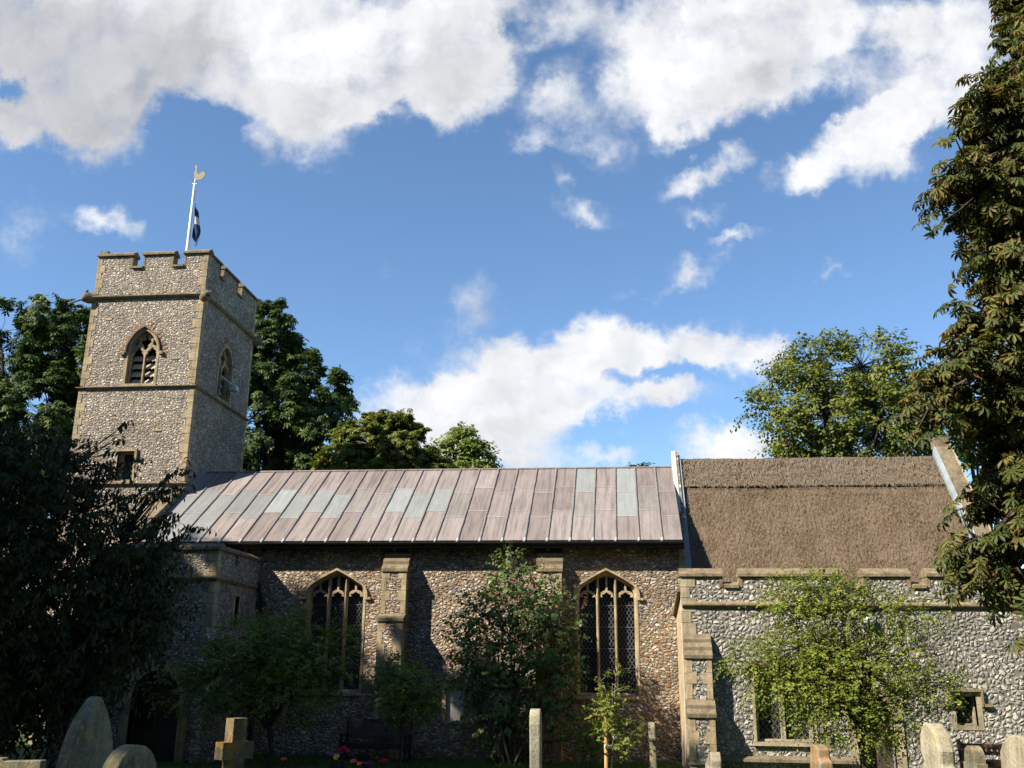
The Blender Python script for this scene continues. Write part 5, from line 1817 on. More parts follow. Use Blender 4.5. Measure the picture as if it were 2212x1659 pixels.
grow('chestnut_tree', 'tall dark green chestnut behind the east side of the tower', 'tree', base_at(600, Y),
     [lobe(560, 760, 75, 90, Y), lobe(600, 790, 55, 60, Y), lobe(690, 860, 62, 85, Y), lobe(570, 900, 110, 120, Y, dy=-1), lobe(650, 940, 90, 90, Y, dy=-1), lobe(520, 760, 60, 90, Y), lobe(600, 1010, 140, 110, Y), lobe(570, 700, 45, 45, Y), lobe(720, 890, 35, 50, Y), lobe(520, 920, 90, 140, Y)],
     3200, 9, PALM_FAR, .22, M['leaf_dark'], M['bark_dark'], 103, TB, trunk_r=.4, twig_len=.6, clump=.5, hang=.25, rnd_pow=.85)
Y = 11.0
grow('round_tree', 'round yellow green tree above the lead roof, right of the dark chestnut', 'tree', base_at(830, Y),
     [lobe(800, 960, 75, 58, Y), lobe(870, 965, 65, 55, Y), lobe(830, 945, 50, 45, Y), lobe(840, 1030, 110, 80, Y), lobe(760, 1000, 50, 70, Y)],
     2800, 9, PALM_FAR, .17, M['leaf_gold'], M['bark'], 104, TB, trunk_r=.3, twig_len=.5, clump=.45, hang=.15)
Y = 14.0
grow('small_tree', 'small light green pointed tree above the lead roof', 'tree', base_at(1000, Y),
     [lobe(1000, 985, 42, 52, Y), lobe(965, 995, 40, 38, Y), lobe(1035, 1005, 32, 40, Y), lobe(1000, 1040, 70, 50, Y), lobe(1005, 950, 20, 25, Y)],
     1300, 9, OVATE, .17, M['leaf_light'], M['bark'], 105, TB, trunk_r=.2, twig_len=.5, clump=.3)
Y = 24.0
grow('distant_tree', 'distant treetop just peeping over the lead roof ridge', 'tree', base_at(1380, Y),
     [lobe(1372, 1022, 14, 12, Y), lobe(1394, 1022, 12, 13, Y), lobe(1382, 1050, 40, 26, Y)],
     260, 8, OVATE, .22, M['leaf_dark'], M['bark'], 106, TB, trunk_r=.2, twig_len=.35)
Y = 13.0
grow('golden_tree', 'broad golden green tree behind the thatched chancel roof', 'tree', base_at(1830, Y),
     [lobe(1770, 800, 85, 65, Y), lobe(1860, 790, 90, 62, Y), lobe(1930, 830, 60, 70, Y), lobe(1720, 850, 80, 55, Y), lobe(1660, 880, 50, 28, Y, dn=.7), lobe(1790, 900, 120, 80, Y, dy=-1), lobe(1900, 920, 110, 90, Y, dy=-1), lobe(1710, 940, 60, 40, Y, dn=.7), lobe(1840, 990, 150, 70, Y), lobe(1960, 930, 70, 100, Y), lobe(1690, 985, 40, 18, Y, dn=.7)],
     4300, 9, OVATE, .155, M['leaf_gold'], M['bark_dark'], 107, TB, trunk_r=.35, twig_len=.65, clump=.4, hang=.1)
Y = 16.0
grow('green_tree', 'green tree half hidden behind the gable at the east end of the thatch', 'tree', base_at(2130, Y),
     [lobe(2080, 900, 70, 80, Y), lobe(2140, 880, 70, 90, Y), lobe(2180, 980, 90, 90, Y), lobe(2110, 1010, 90, 80, Y), lobe(2240, 900, 80, 120, Y)],
     800, 8, OVATE, .24, M['leaf_light'], M['bark'], 108, TB, trunk_r=.3, twig_len=.5, clump=.4)

grow('green_tree', 'green tree standing beyond the east end of the vestry wall', 'tree', (19.5, 7.0, 0),
     [(19.5, 7, 7.5, 3.5, 3, 3.2), (17.5, 7.5, 5, 3, 3, 3), (22, 7, 5.5, 3.2, 3, 3), (19.5, 5.5, 3.2, 4, 2.5, 2)],
     900, 8, OVATE, .26, M['leaf_gold'], M['bark'], 109, TB, trunk_r=.3, twig_len=.6, clump=.4)
# browning horse chestnut close by on the right
Y = -15.2
sp = []
for (x, y, dx, dz) in ((2000, 455, -1, -.35), (2010, 480, -1, -.6), (2040, 300, -1, .0), (2095, 165, -1, .15), (2140, 90, -1, .2), (2185, 40, -1, .3), (2090, 210, -1, -.2), (2030, 390, -1, -.3), (2075, 520, -.6, -.8),
                       (2000, 750, -1, -.3), (2020, 780, -1, -.35), (1960, 865, -1, -.3), (1940, 905, -1, -.45), (1960, 925, -1, -.5), (1990, 830, -1, -.1), (1985, 930, -1, -.4), (2070, 680, -1, -.3), (2055, 650, -1, .0), (2090, 620, -1, .0),
                       (2060, 1070, -1, -.2), (2050, 1100, -1, -.35), (2060, 1140, -1, -.4), (2050, 1180, -1, -.3), (2075, 1215, -1, -.5), (2090, 1240, -1, -.6), (2110, 1255, -.6, -.9), (2150, 1245, -.3, -1), (2190, 1250, -.2, -1), (2055, 590, -.8, -.5), (2015, 350, -1, -.2),
                       (2200, 1370, -.9, -.2), (1930, 890, -1, -.2), (1980, 850, -1, .1)):
    q = at(x + 24, y, Y - .4 + .5 * math.sin(x * y)); sp.append((q.x, q.y, q.z, dx, -.25 + .3 * math.sin(x), dz))
grow('chestnut_tree', 'near horse chestnut with browning drooping leaves along the right edge', 'tree', base_at(2620, Y),
     [lobe(2250, -60, 80, 110, Y), lobe(2240, 130, 85, 150, Y), lobe(2170, 320, 110, 120, Y), lobe(2110, 425, 85, 60, Y, dy=-.3), lobe(2210, 560, 100, 130, Y), lobe(2160, 710, 75, 80, Y), lobe(2110, 810, 90, 55, Y, dy=-.3), lobe(2030, 890, 75, 26, Y, dy=-.3), lobe(2245, 960, 95, 80, Y), lobe(2185, 1120, 75, 75, Y), lobe(2130, 1200, 60, 38, Y, dy=-.2), lobe(2185, 1210, 80, 45, Y, dy=-.2), lobe(2290, 1000, 130, 240, Y), lobe(2290, 400, 120, 330, Y), lobe(2450, 500, 200, 600, Y, dn=.4), lobe(2640, 150, 220, 260, Y, dn=.45), lobe(2780, 520, 230, 260, Y, dn=.45), lobe(2680, 900, 240, 220, Y, dn=.45), lobe(2520, 1120, 160, 120, Y, dn=.5), lobe(2500, -250, 260, 220, Y, dn=.4)],
     7600, 7, PALM_NEAR, .098, M['leaf_ches'], M['bark_dark'], 110, None, trunk_r=.30, twig_len=.24, droop=.35, up_bias=.0, shell=.30, twig_tubes=.3, tw_r=.007, limb_r=.07, cull=.45, hang=.22, clump=.62, wild=.65, size_var=.5, extra=sp, lean=tuple(at(2520, 700, Y)), upn=.7)

# dark cherry tree on the left
Y = -9.0
sp = []
R_ = random.Random(4)
for (x0, y0, x1, y1, n) in ((150, 1150, 262, 915, 9), (210, 1000, 270, 1010, 3), (300, 1090, 390, 1005, 6), (330, 1080, 375, 1045, 4), (330, 1190, 415, 1135, 5), (300, 1160, 350, 1130, 4), (120, 1080, 185, 950, 6), (230, 1080, 330, 1060, 5), (250, 1130, 370, 1110, 7), (200, 1020, 300, 985, 4), (90, 1010, 130, 940, 4), (260, 1200, 360, 1190, 5)):
    for i in range(n):
        t = (i + .5) / n
        q = at(x0 + (x1 - x0) * t, y0 + (y1 - y0) * t, Y + R_.uniform(-.5, .5))
        dx, dy = (x1 - x0), (y1 - y0); l = math.hypot(dx, dy)
        for s in range(2):
            sp.append((q.x, q.y, q.z, dx / l + R_.uniform(-.5, .5), R_.uniform(-.4, .4), -dy / l + R_.uniform(-.6, .3)))
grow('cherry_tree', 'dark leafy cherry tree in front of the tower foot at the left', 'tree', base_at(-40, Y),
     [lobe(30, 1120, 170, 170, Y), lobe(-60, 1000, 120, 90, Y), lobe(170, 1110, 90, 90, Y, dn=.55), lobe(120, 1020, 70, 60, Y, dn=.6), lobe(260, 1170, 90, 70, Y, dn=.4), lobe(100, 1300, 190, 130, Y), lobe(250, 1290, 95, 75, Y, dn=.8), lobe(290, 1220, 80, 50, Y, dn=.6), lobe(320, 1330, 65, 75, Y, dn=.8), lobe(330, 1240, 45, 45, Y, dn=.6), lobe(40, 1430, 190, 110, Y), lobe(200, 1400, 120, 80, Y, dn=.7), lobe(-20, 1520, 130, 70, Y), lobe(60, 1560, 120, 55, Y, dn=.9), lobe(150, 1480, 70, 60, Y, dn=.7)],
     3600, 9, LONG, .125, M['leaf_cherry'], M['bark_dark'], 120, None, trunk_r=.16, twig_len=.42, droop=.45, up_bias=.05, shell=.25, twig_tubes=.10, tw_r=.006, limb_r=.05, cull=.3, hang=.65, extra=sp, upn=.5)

# small dark tree in front of the porch and west window
Y = -4.6
grow('hawthorn', 'dark green hawthorn covering the porch side and lower half of the west window', 'small tree', base_at(590, Y),
     [lobe(560, 1430, 120, 85, Y), lobe(660, 1410, 90, 75, Y), lobe(470, 1460, 90, 70, Y), lobe(610, 1370, 70, 40, Y, dn=.8), lobe(720, 1420, 45, 60, Y, dn=.6), lobe(420, 1490, 70, 45, Y, dn=.8), lobe(600, 1500, 120, 60, Y), lobe(520, 1380, 50, 40, Y, dn=.6), lobe(690, 1470, 60, 45, Y, dn=.7)],
     2100, 11, TINY, .066, M['leaf_bush'], M['bark_dark'], 130, None, trunk_r=.07, twig_len=.34, droop=.25, shell=.35, twig_tubes=.10, tw_r=.004, limb_r=.03, cull=.4, clump=.25)
Y = -4.2
grow('hawthorn', 'small thin stemmed dark tree right of the bench', 'small tree', base_at(868, Y),
     [lobe(870, 1470, 60, 40, Y, dn=.7), lobe(830, 1490, 35, 35, Y, dn=.6), lobe(920, 1500, 45, 35, Y, dn=.6), lobe(880, 1520, 60, 28, Y, dn=.8), lobe(860, 1440, 40, 20, Y, dn=.5)],
     420, 10, TINY, .070, M['leaf_bush'], M['bark_dark'], 131, None, trunk_r=.038, twig_len=.28, droop=.25, shell=.3, twig_tubes=.15, tw_r=.004, limb_r=.018, cull=.3, fork=.8)

# lilac against the nave wall
Y = -1.7
lil = grow('lilac_shrub', 'tall many stemmed lilac with rusty seed heads between the two nave windows', 'shrub', base_at(1105, Y),
           [lobe(1105, 1235, 48, 48, Y), lobe(1130, 1300, 85, 60, Y), lobe(1045, 1330, 60, 55, Y, dn=.8), lobe(1190, 1350, 65, 75, Y, dn=.9), lobe(1100, 1390, 110, 60, Y, dn=.75), lobe(1005, 1390, 50, 65, Y, dn=.7), lobe(1025, 1460, 60, 60, Y, dn=.6), lobe(1110, 1480, 110, 70, Y, dn=.8), lobe(1205, 1440, 55, 85, Y, dn=.9), lobe(1190, 1530, 70, 50, Y, dn=.7), lobe(1075, 1560, 90, 45, Y, dn=.8), lobe(1010, 1530, 40, 40, Y, dn=.4)],
           1150, 8, HEART, .092, M['leaf_lilac'], M['bark'], 140, None, trunk_r=.035, twig_len=.32, droop=.25, shell=.25, stems=22, twig_tubes=.25, tw_r=.006, cull=.25, hang=.35)
R = np.random.RandomState(3)
n = 900
P = []
for i in range(240):
    x, y = R.normal(1155, 70), R.uniform(1215, 1400)
    if abs(x - 1140) > 130 or (y < 1260 and abs(x - 1125) > 60): continue
    q = np.array(at(x, y, Y - R.uniform(-.1, .55)))
    for k in range(14):
        P.append(q + np.array([R.normal(0, .025), R.normal(0, .025), R.uniform(-.02, .11)]))
P = np.array(P)
leaves_mesh('seed_head', TINY, P, R.normal(size=P.shape) + np.array([0, 0, .6]), R.normal(size=P.shape), R.uniform(.028, .05, len(P)), R.uniform(0, 1, len(P)), M['seed'], lil)

# staked sapling
Y = -9.5
b = base_at(1317, Y)
grow('sapling', 'young bright green sapling tied to a wooden stake', 'sapling', b,
     [lobe(1322, 1500, 22, 26, Y, .16, .6), lobe(1312, 1530, 30, 24, Y, .2), lobe(1318, 1565, 28, 28, Y, .2), lobe(1350, 1580, 32, 22, Y, .2, .7), lobe(1340, 1600, 30, 20, Y, .18, .8), lobe(1304, 1475, 10, 26, Y, .08, .5), lobe(1330, 1460, 7, 30, Y, .06, .5)],
     190, 9, TINY, .052, M['leaf_sap'], M['bark_pale'], 150, None, trunk_r=.016, twig_len=.16, droop=.15, up_bias=.5, shell=.3, twig_tubes=.3, tw_r=.0025, limb_r=.008, cull=.2, lean=tuple(at(1325, 1590, Y)))
Y = -3.0
grow('young_shrub', 'dim young shrub behind the staked sapling by the nave wall', 'shrub', base_at(1268, Y),
     [lobe(1265, 1590, 26, 30, Y, dn=.8), lobe(1245, 1575, 24, 16, Y, dn=.6), lobe(1275, 1620, 22, 24, Y)],
     150, 9, TINY, .065, M['leaf_bush'], M['bark'], 151, None, trunk_r=.02, twig_len=.22, stems=4, twig_tubes=.15, tw_r=.003, shell=.3)

# fresh green tree in front of the vestry
Y = -6.2
grow('bright_tree', 'airy bright yellow green tree in front of the vestry wall', 'tree', base_at(1868, Y),
     [lobe(1755, 1275, 95, 38, Y, dn=.9), lobe(1700, 1300, 65, 34, Y, dn=.8), lobe(1810, 1290, 80, 40, Y, dn=.8), lobe(1740, 1335, 85, 28, Y, dn=.6), lobe(1900, 1320, 120, 30, Y, dn=.65), lobe(1960, 1330, 60, 20, Y, dn=.5), lobe(1830, 1350, 90, 30, Y, dn=.5), lobe(1720, 1400, 95, 40, Y, dn=.9), lobe(1640, 1430, 65, 40, Y, dn=.65), lobe(1800, 1420, 110, 48, Y), lobe(1760, 1470, 130, 55, Y), lobe(1880, 1460, 110, 60, Y), lobe(1700, 1490, 85, 36, Y, dn=.45), lobe(1950, 1410, 70, 50, Y, dn=.6), lobe(2000, 1490, 80, 36, Y, dn=.75), lobe(1830, 1530, 130, 50, Y), lobe(1775, 1565, 65, 28, Y, dn=.55), lobe(1890, 1580, 65, 40, Y, dn=.8), lobe(1955, 1560, 75, 35, Y, dn=.7), lobe(1590, 1425, 40, 16, Y, dn=.45), lobe(2050, 1470, 40, 25, Y, dn=.45)],
     4300, 11, TINY, .050, M['leaf_fresh'], M['bark_dark'], 160, None, trunk_r=.075, twig_len=.30, droop=.25, up_bias=.2, shell=.25, twig_tubes=.12, tw_r=.0035, limb_r=.022, cull=.2, fork=.55, clump=.15)

# tall trees standing to the south-west, left of the photographer; their shade lies over the porch and the foot of the nave
grow('churchyard_tree', 'tall churchyard tree standing out of view to the left of the photographer', 'tree', (-27.5, -16.0, .4),
     [(-27, -16, 18.5, 5.2, 5, 5.2), (-31, -15, 16, 4.5, 4.5, 5), (-24, -17, 15, 4.0, 4.5, 5), (-28, -18, 12, 6, 5, 5), (-26.5, -14, 11, 5, 4, 5), (-34, -17, 11, 5, 5, 6)],
     1900, 9, PALM_FAR, .42, M['leaf_dark'], M['bark_dark'], 170, 'shade trees south west of the church', trunk_r=.5, twig_len=.9)
grow('churchyard_tree', 'second shade tree standing out of view left of the photographer', 'tree', (-19.5, -15.5, .4),
     [(-20, -15.5, 16.2, 4.4, 4, 4.6), (-17.2, -16, 13.5, 3.6, 3.5, 4), (-22.5, -15, 13, 4, 4, 4), (-19.5, -17, 10, 5, 4, 4.5)],
     1500, 9, PALM_FAR, .42, M['leaf_dark'], M['bark_dark'], 171, 'shade trees south west of the church', trunk_r=.4, twig_len=.9)

grow('churchyard_tree', 'dense unseen tree added left of the porch to deepen its shade', 'tree', (-22.5, -8.5, .3),  # added out of view to shut off western sky and darken the porch
     [(-22.5, -8.5, 8.5, 4.0, 3.6, 4.5), (-23.5, -7.5, 5, 4.2, 3.6, 4), (-21.5, -10, 5.0, 3.8, 3.4, 4)],
     900, 9, PALM_FAR, .36, M['leaf_dark'], M['bark_dark'], 173, 'shade trees south west of the church', trunk_r=.35, twig_len=.7)
grow('churchyard_tree', 'tree close behind the photographer on the left, shading the leaning headstone', 'tree', (-16.5, -29.5, .5),
     [(-16.0, -29.0, 14.2, 2.6, 2.6, 2.8), (-17.4, -28.6, 12.4, 2.6, 2.6, 2.8), (-15.2, -30.2, 12.6, 2.4, 2.4, 2.8)],
     700, 9, PALM_FAR, .36, M['leaf_dark'], M['bark_dark'], 172, 'shade trees south west of the church', trunk_r=.3, twig_len=.7)
# unseen tree row added behind the camera to block southern sky light
for i, (x, y, h, lab) in enumerate(((-40, -47, 19, 'broad unseen tree added far to the south west to block sky'), (-22, -44, 19, 'broad unseen tree added behind the camera on the left to block sky'), (-5, -43, 21, 'tallest unseen tree added directly behind the camera to block sky'), (12, -43, 20, 'broad unseen tree added behind the camera on the right to block sky'), (29, -42, 20, 'broad unseen tree added to the south east to block sky'), (42, -30, 18, 'broad unseen tree added far to the east to block sky'))):
    grow('churchyard_tree', lab, 'tree', (x, y, .5), [(x, y, h * .62, 8, 5, h * .38), (x + 6, y + 1, h * .45, 7, 5, h * .40), (x - 6, y, h * .45, 7, 5, h * .40)],
         1100, 6, PALM_FAR, .85, M['leaf_dark'], M['bark_dark'], 180 + i, 'unseen trees added to block the southern sky', trunk_r=.4, twig_len=1.2, twig_tubes=0)

# grass blades along the foot of the walls
R = np.random.RandomState(8)
n = 42000
X = np.concatenate([R.uniform(-9.8, 1.4, n // 2), R.uniform(-26, -9, n // 4), R.uniform(-26, 6, n // 4)]); Yy = np.concatenate([R.uniform(-3.6, -.02, n // 2), R.uniform(-7, 4, n // 4), R.uniform(-8, -2, n // 4)])
ok = ~((X > -13.7) & (X < -9.8) & (Yy > -3.5)) & ~((X > 1.3) & (Yy > -3.1)) & ~((X > -17.3) & (X < -13.2) & (Yy > 1.9)) & ~((X > -13.4) & (Yy > -.02))
X, Yy = X[ok], Yy[ok]
Z = np.array([zg(a, b) for a, b in zip(X, Yy)])
G = (np.array([(0, -.05, 0), (0, .05, 0), (.6, .03, 0), (1, 0, -.08), (.6, -.03, 0)]), np.array([(0, 1, 2), (0, 2, 4), (4, 2, 3)]), np.array([0, 0, .6, 1, .6]))
P = np.stack([X, Yy, Z - .005], 1)
fw = np.stack([R.normal(0, .45, len(X)), R.normal(0, .45, len(X)), np.ones(len(X))], 1)
g = leaves_mesh('grass', G, P, fw, R.normal(size=P.shape), R.uniform(.05, .12, len(X)), R.uniform(0, 1, len(X)), M['grass'], None)
tag(g, 'short green grass at the foot of the church walls', 'grass', kind='stuff')

# ------------------------------------------------------------------ gravestones, benches, flowers, stake
GG = 'gravestones in the churchyard'


def slab(name, label, outline, cx, cy, face_deg, thick, mats, tilt=(0, 0), bevel=.012, cat='gravestone', parts=()):
    """upright stone: outline (u across the face, v up); face_deg is the direction the carved face looks, 0 = east"""
    z = zg(cx, cy)
    o = thing(name, label, cat, (cx, cy, z - .05), GG)
    a = math.radians(face_deg)
    fd = Vector((math.cos(a), math.sin(a), 0)); ud = Vector((-math.sin(a), math.cos(a), 0))
    base = Vector((cx, cy, z - .05))
    tl = math.radians(tilt[0]); tl2 = math.radians(tilt[1])

    def fr(u, v, w):
        p = ud * (u * math.cos(tl) + v * math.sin(tl)) + fd * (thick / 2 - w + v * math.sin(tl2)) + Vector((0, 0, v * math.cos(tl) - u * math.sin(tl)))
        return base + p
    mb = MB(); mb.plate(outline, [], fr, 0, thick)
    s = mb.build('stone', mats, o, bevel=bevel)
    for (nm, ins, w0, w1, m2) in parts:
        mb = MB(); mb.plate(ins, [], fr, w0, w1); mb.build(nm, m2, o, bevel=.004)
    return o


def round_top(w, h, n=12, sh=0.0, rise=None):
    r = w / 2; rise = r if rise is None else rise
    zs = h - rise
    pts = [(-r, 0), (r, 0), (r, zs)]
    if sh:
        pts += [(r - sh, zs), (r - sh, zs + .05)]
        r -= sh
    for i in range(1, n):
        t = math.pi * i / n
        pts.append((r * math.cos(t), zs + (.05 if sh else 0) + rise * math.sin(t) * (1 if not sh else .9)))
    if sh:
        pts += [(-r, zs + .05), (-r, zs)]; r += sh
    pts.append((-r, zs))
    return pts


def pointed_top(w, h, zs):
    return [(-w / 2, 0), (w / 2, 0)] + arch_pts(-w / 2, w / 2, zs, h, 8)


def stone_x(x, Y):
    return at(x, 1600, Y).x


def top_h(x, y, Y):
    p = at(x, y, Y)
    return p.z - zg(p.x, Y) + .05


# left side of the photo
Y = -18.6
x = at(190, 1560, Y).x
h = top_h(205, 1503, Y)
slab('gravestone', 'tall grey headstone with a pointed arch top, leaning, in front of the porch gate', pointed_top(.56, h, h - .58), x, Y, -6, .11, M['grave_grey'], (3.5, -1), .014)
Y = -18.9
x = at(278, 1640, Y).x; h = top_h(285, 1609, Y)
ins = round_top(.38, h - .07, 12)
slab('gravestone', 'lower round topped headstone with a moulded rim, below the pointed headstone', round_top(.52, h, 12), x, Y, -8, .13, M['grave_round'], (1.5, 0), .02,
     parts=(('panel', [(u, v) for u, v in ins], -.008, .02, M['grave_grey']),))
Y = -15.0
p = at(20, 1640, Y); h = top_h(30, 1637, Y)
slab('gravestone', 'low flat topped grey stone in the bottom left corner of the photo', [(-.45, 0), (.45, 0), (.45, h - .02), (.02, h - .03), (.0, h), (-.45, h + .01)], p.x - .05, Y, -85, .14, M['grave_grey'], (0, 0), .01)
# cross
Y = -16.2
p = at(508, 1600, Y); zt = top_h(508, 1551, Y)
zc = top_h(508, 1602, Y); s = 1 / ppm(508, 1600, Y)
aw = 20 * s
o = thing('gravestone_cross', 'stone cross gravestone with gold lichen left of the bench', 'gravestone', (p.x, Y, zg(p.x, Y) - .05), GG)
a = math.radians(-38); fd = Vector((math.cos(a), math.sin(a), 0)); ud = Vector((-math.sin(a), math.cos(a), 0)); base = Vector((p.x, Y, zg(p.x, Y) - .05))
fr = lambda u, v, w: base + ud * u + fd * (.075 - w) + Vector((0, 0, v))
t = .075; arm = .17; zl = zc - .16; 
mb = MB(); mb.plate([(-t - .02, 0), (t + .02, 0), (t, zl), (arm, zl), (arm, zc), (t, zc), (t, zt), (-t, zt), (-t, zc), (-arm, zc), (-arm, zl), (-t, zl)], [], fr, 0, .15)
mb.build('cross', M['grave_gold'], o, bevel=.012)
mb = MB(); mb.box(p.x - .28, p.x + .28, Y - .25, Y + .25, base.z, base.z + .25); mb.build('plinth', M['grave_grey'], o, bevel=.015)
# middle
Y = -14.0
p = at(1160, 1600, Y); h = top_h(1160, 1531, Y)
slab('gravestone', 'thin pale headstone seen edge on in front of the lilac', [(-.30, 0), (.30, 0), (.30, h - .10), (.22, h - .03), (.05, h), (-.12, h - .01), (-.26, h - .05), (-.30, h - .16)], p.x, Y, 3, .125, M['grave_cool'], (0, -.8), .02)
Y = -9.2
p = at(1411, 1610, Y); h = top_h(1408, 1560, Y)
slab('gravestone', 'thin weathered headstone seen edge on beside the brick corner of the vestry', [(-.28, 0), (.28, 0), (.28, h - .22), (.20, h - .20), (.19, h - .08), (.08, h), (-.08, h), (-.19, h - .08), (-.20, h - .2), (-.28, h - .22)], p.x, Y, 0, .11, M['grave_grey'], (0, -1.0), .02)
Y = -12.5
p = at(1533, 1640, Y); h = top_h(1534, 1622, Y)
slab('gravestone', 'small tilted pale headstone at the foot of the vestry buttress', [(-.25, 0), (.25, 0), (.25, h - .10), (.15, h), (-.02, h - .02), (-.06, h - .08), (-.16, h - .10), (-.25, h - .16)], p.x, Y, -176, .13, M['grave_pale'], (0, -3.5), .016)
# right side
Y = -15.2
p = at(1776, 1640, Y); h = top_h(1772, 1609, Y)
slab('gravestone', 'small headstone covered in orange lichen in front of the vestry', [(-.22, 0), (.22, 0), (.22, h - .14), (.16, h - .12), (.16, h - .03), (.08, h), (-.06, h), (-.14, h - .03), (-.15, h - .1), (-.20, h - .12), (-.22, h - .2)], p.x, Y, 183, .13, M['grave_rust'], (0, 1), .02)
Y = -16.6
p = at(2030, 1620, Y); h = top_h(2026, 1562, Y)
slab('gravestone', 'large worn headstone with a broken shoulder left of the square window', [(-.34, 0), (.34, 0), (.33, h - .42), (.22, h - .34), (.25, h - .22), (.20, h - .08), (.06, h), (-.08, h - .01), (-.18, h - .10), (-.22, h - .25), (-.17, h - .33), (-.30, h - .40), (-.34, h - .5)], p.x, Y, 184, .14, M['grave_pale'], (0, 1.5), .025)
Y = -13.0
p = at(2106, 1640, Y); h = top_h(2104, 1617, Y)
slab('gravestone', 'small greenish round topped headstone right of the large worn one', round_top(.42, h, 12, sh=.05, rise=.16), p.x, Y, 183, .13, M['grave_grey'], (0, 0), .018)
Y = -16.4
p = at(2196, 1640, Y); h = top_h(2190, 1588, Y)
slab('gravestone', 'bright cream headstone cut by the right edge of the photo', [(-.30, 0), (.30, 0), (.30, h - .2), (.24, h - .06), (.10, h), (-.10, h - .005), (-.22, h - .06), (-.30, h - .16)], p.x, Y, 186, .12, M['grave_pale'], (0, -3), .025)


# benches
def bench(name, label, cx, cy, width, rz, m, parent_group=None, hb=.98, nsl=22):
    z = zg(cx, cy)
    o = thing(name, label, 'bench', (cx, cy, z))
    a = math.radians(rz); ex = Vector((math.cos(a), math.sin(a), 0)); ey = Vector((-math.sin(a), math.cos(a), 0))
    B = Vector((cx, cy, z))
    W = lambda x, y, zz: B + ex * x + ey * y + Vector((0, 0, zz))
    hw = width / 2

    def bx(mb, x0, x1, y0, y1, z0, z1, sh=0.0):
        mb.hexa([W(x0, y0, z0), W(x1, y0, z0), W(x1, y1, z0), W(x0, y1, z0), W(x0, y0 + sh, z1), W(x1, y0 + sh, z1), W(x1, y1 + sh, z1), W(x0, y1 + sh, z1)])
    for s in (-1, 1):
        x0 = s * (hw - .035)
        mb = MB(); bx(mb, x0 - .035, x0 + .035, -.26, -.19, -.05, .62); mb.build('leg', m, o)
        mb = MB(); bx(mb, x0 - .035, x0 + .035, .20, .27, -.05, .44); bx(mb, x0 - .035, x0 + .035, .20, .27, .44, hb + .07, .12); mb.build('leg', m, o)
        mb = MB(); bx(mb, x0 - .045, x0 + .045, -.30, .26, .62, .655); mb.build('armrest', m, o)
        mb = MB(); bx(mb, x0 - .02, x0 + .02, -.19, .20, .34, .42); mb.build('side_rail', m, o)
    mb = MB()
    for i in range(6):
        y = -.255 + i * .08
        bx(mb, -hw + .03, hw - .03, y, y + .065, .425, .45)
    mb.build('seat', m, o)
    mb = MB(); bx(mb, -hw + .07, hw - .07, -.25, -.215, .32, .42); bx(mb, -hw + .07, hw - .07, .17, .205, .32, .42); mb.build('seat_rail', m, o)
    mb = MB()
    bx(mb, -hw + .07, hw - .07, .31, .36, hb - .10, hb, .015); bx(mb, -hw + .07, hw - .07, .225, .27, .53, .60, .015)
    for i in range(nsl):
        x = -hw + .10 + (width - .2) * (i + .5) / nsl
        wv = (width - .2) / nsl * .36
        bx(mb, x - wv, x + wv, .245, .265, .60, hb - .10, .075)
    mb.build('backrest', m, o)
    return o


bench('park_bench', 'dark slatted wooden bench against the nave wall under the west window', -6.08, -1.35, 1.68, -1.5, M['wood_dark'])
bench('park_bench', 'reddish weathered slatted bench by the vestry wall behind the right gravestones', 7.55, -4.2, 1.5, -8, M['wood_red'], hb=.74, nsl=12)

# stake of the sapling
Y = -9.5
p = at(1309, 1600, Y)
z = zg(p.x, Y); top = at(1309, 1545, Y).z
o = thing('tree_stake', 'round wooden stake with ties supporting the sapling', 'stake', (p.x, Y + .02, z))
mb = MB(); mb.tube([(p.x, Y + .02, z - .1), (p.x, Y + .02, top)], .032, 10); mb.build('post', M['stake'], o)
mb = MB(); zz = at(1309, 1612, Y).z; mb.tube([(p.x + .03, Y + .02, zz - .025), (p.x + .03, Y + .02, zz + .015)], .062, 10); mb.build('tie', M['white'], o)
mb = MB(); zz = at(1309, 1629, Y).z; mb.tube([(p.x + .03, Y + .02, zz - .012), (p.x + .03, Y + .02, zz + .02)], .064, 10); mb.build('tie', M['rubber'], o)


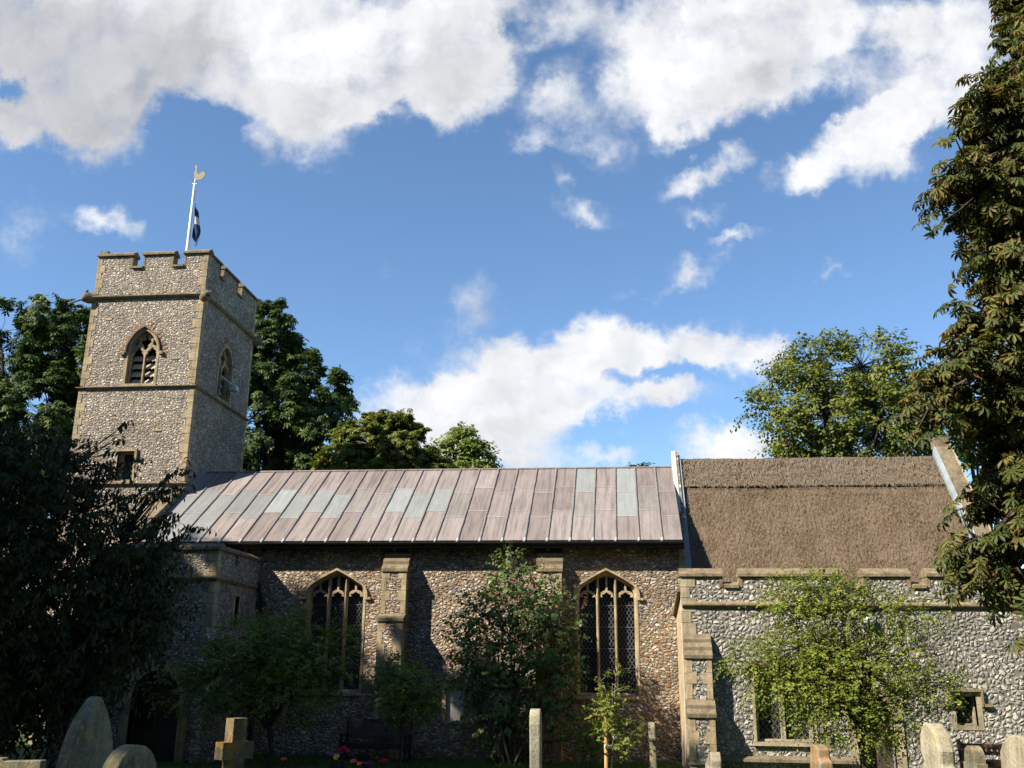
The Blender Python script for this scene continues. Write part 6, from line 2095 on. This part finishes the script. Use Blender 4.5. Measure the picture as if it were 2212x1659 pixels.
# flowers left on graves
def flowers(label, x, y, Y, rad, n, pm, seed, pot=True, hsize=.05, stems=True):
    r = random.Random(seed)
    c = at(x, y, Y); z = zg(c.x, Y)
    o = thing('flower_bunch', label, 'flowers', (c.x, Y, z), 'flowers on the graves')
    if pot:
        mb = MB(); h = max(.12, (c.z - z) * .62)
        mb.tube([(c.x, Y, z - .02), (c.x, Y, z + h * .6), (c.x, Y, z + h)], [rad * .45, rad * .62, rad * .7], 12); mb.build('pot', M['pot'], o)
    mb = MB(); st = MB()
    for i in range(n):
        u = Vector((r.gauss(0, 1), r.gauss(0, 1), abs(r.gauss(0, .8)))).normalized() * rad * r.uniform(.5, 1)
        q = c + Vector((u.x, u.y, u.z * .7 - rad * .15))
        for ring, (np_, rr, lift) in enumerate(((7, 1.0, .15), (6, .65, .35), (4, .35, .5))):
            ph = r.uniform(0, 6)
            for k in range(np_):
                a = ph + 2 * math.pi * k / np_
                d = Vector((math.cos(a), math.sin(a), 0)); tl = Vector((r.gauss(0, .3), -.5 + r.gauss(0, .3), 1)).normalized()
                e1 = d - tl * d.dot(tl); e1.normalize(); e2 = tl.cross(e1)
                s = hsize * rr
                mb.face([q, q + e1 * s * .6 + e2 * s * .38 + tl * s * lift, q + e1 * s + tl * s * lift * .9, q + e1 * s * .6 - e2 * s * .38 + tl * s * lift])
        st.tube([q, (c.x + r.uniform(-.03, .03), Y + r.uniform(-.03, .03), z + .05)], .004, 4)
    mb.build('petals', pm, o); st.build('stems', M['pot'], o)
    return o


flowers('pink and white flower bunch left of the bench legs', 722, 1628, -6.0, .13, 16, M['p_pink'], 1)
flowers('deep red flower bunch in a dark pot before the bench', 742, 1622, -6.4, .12, 20, M['p_red'], 2)
flowers('single yellow bloom below the red and pink flowers', 728, 1636, -7.5, .05, 4, M['p_yellow'], 3)
flowers('coral pink blooms on stems in front of the bench', 765, 1645, -7.5, .06, 4, M['p_coral'], 4, pot=False)
flowers('small coral bloom between coral stems and the purple pot', 779, 1650, -7.8, .03, 2, M['p_coral'], 5, pot=False)
flowers('purple flowers in a dark pot in front of the bench', 794, 1650, -7.2, .12, 14, M['p_purple'], 6)
flowers('crimson flower bunch in a dark pot near the right bench leg', 828, 1644, -7.0, .065, 8, M['p_red'], 7)
flowers('lone scarlet bloom on the grass left of the bench', 613, 1641, -6.5, .05, 4, M['p_coral'], 8, pot=False)
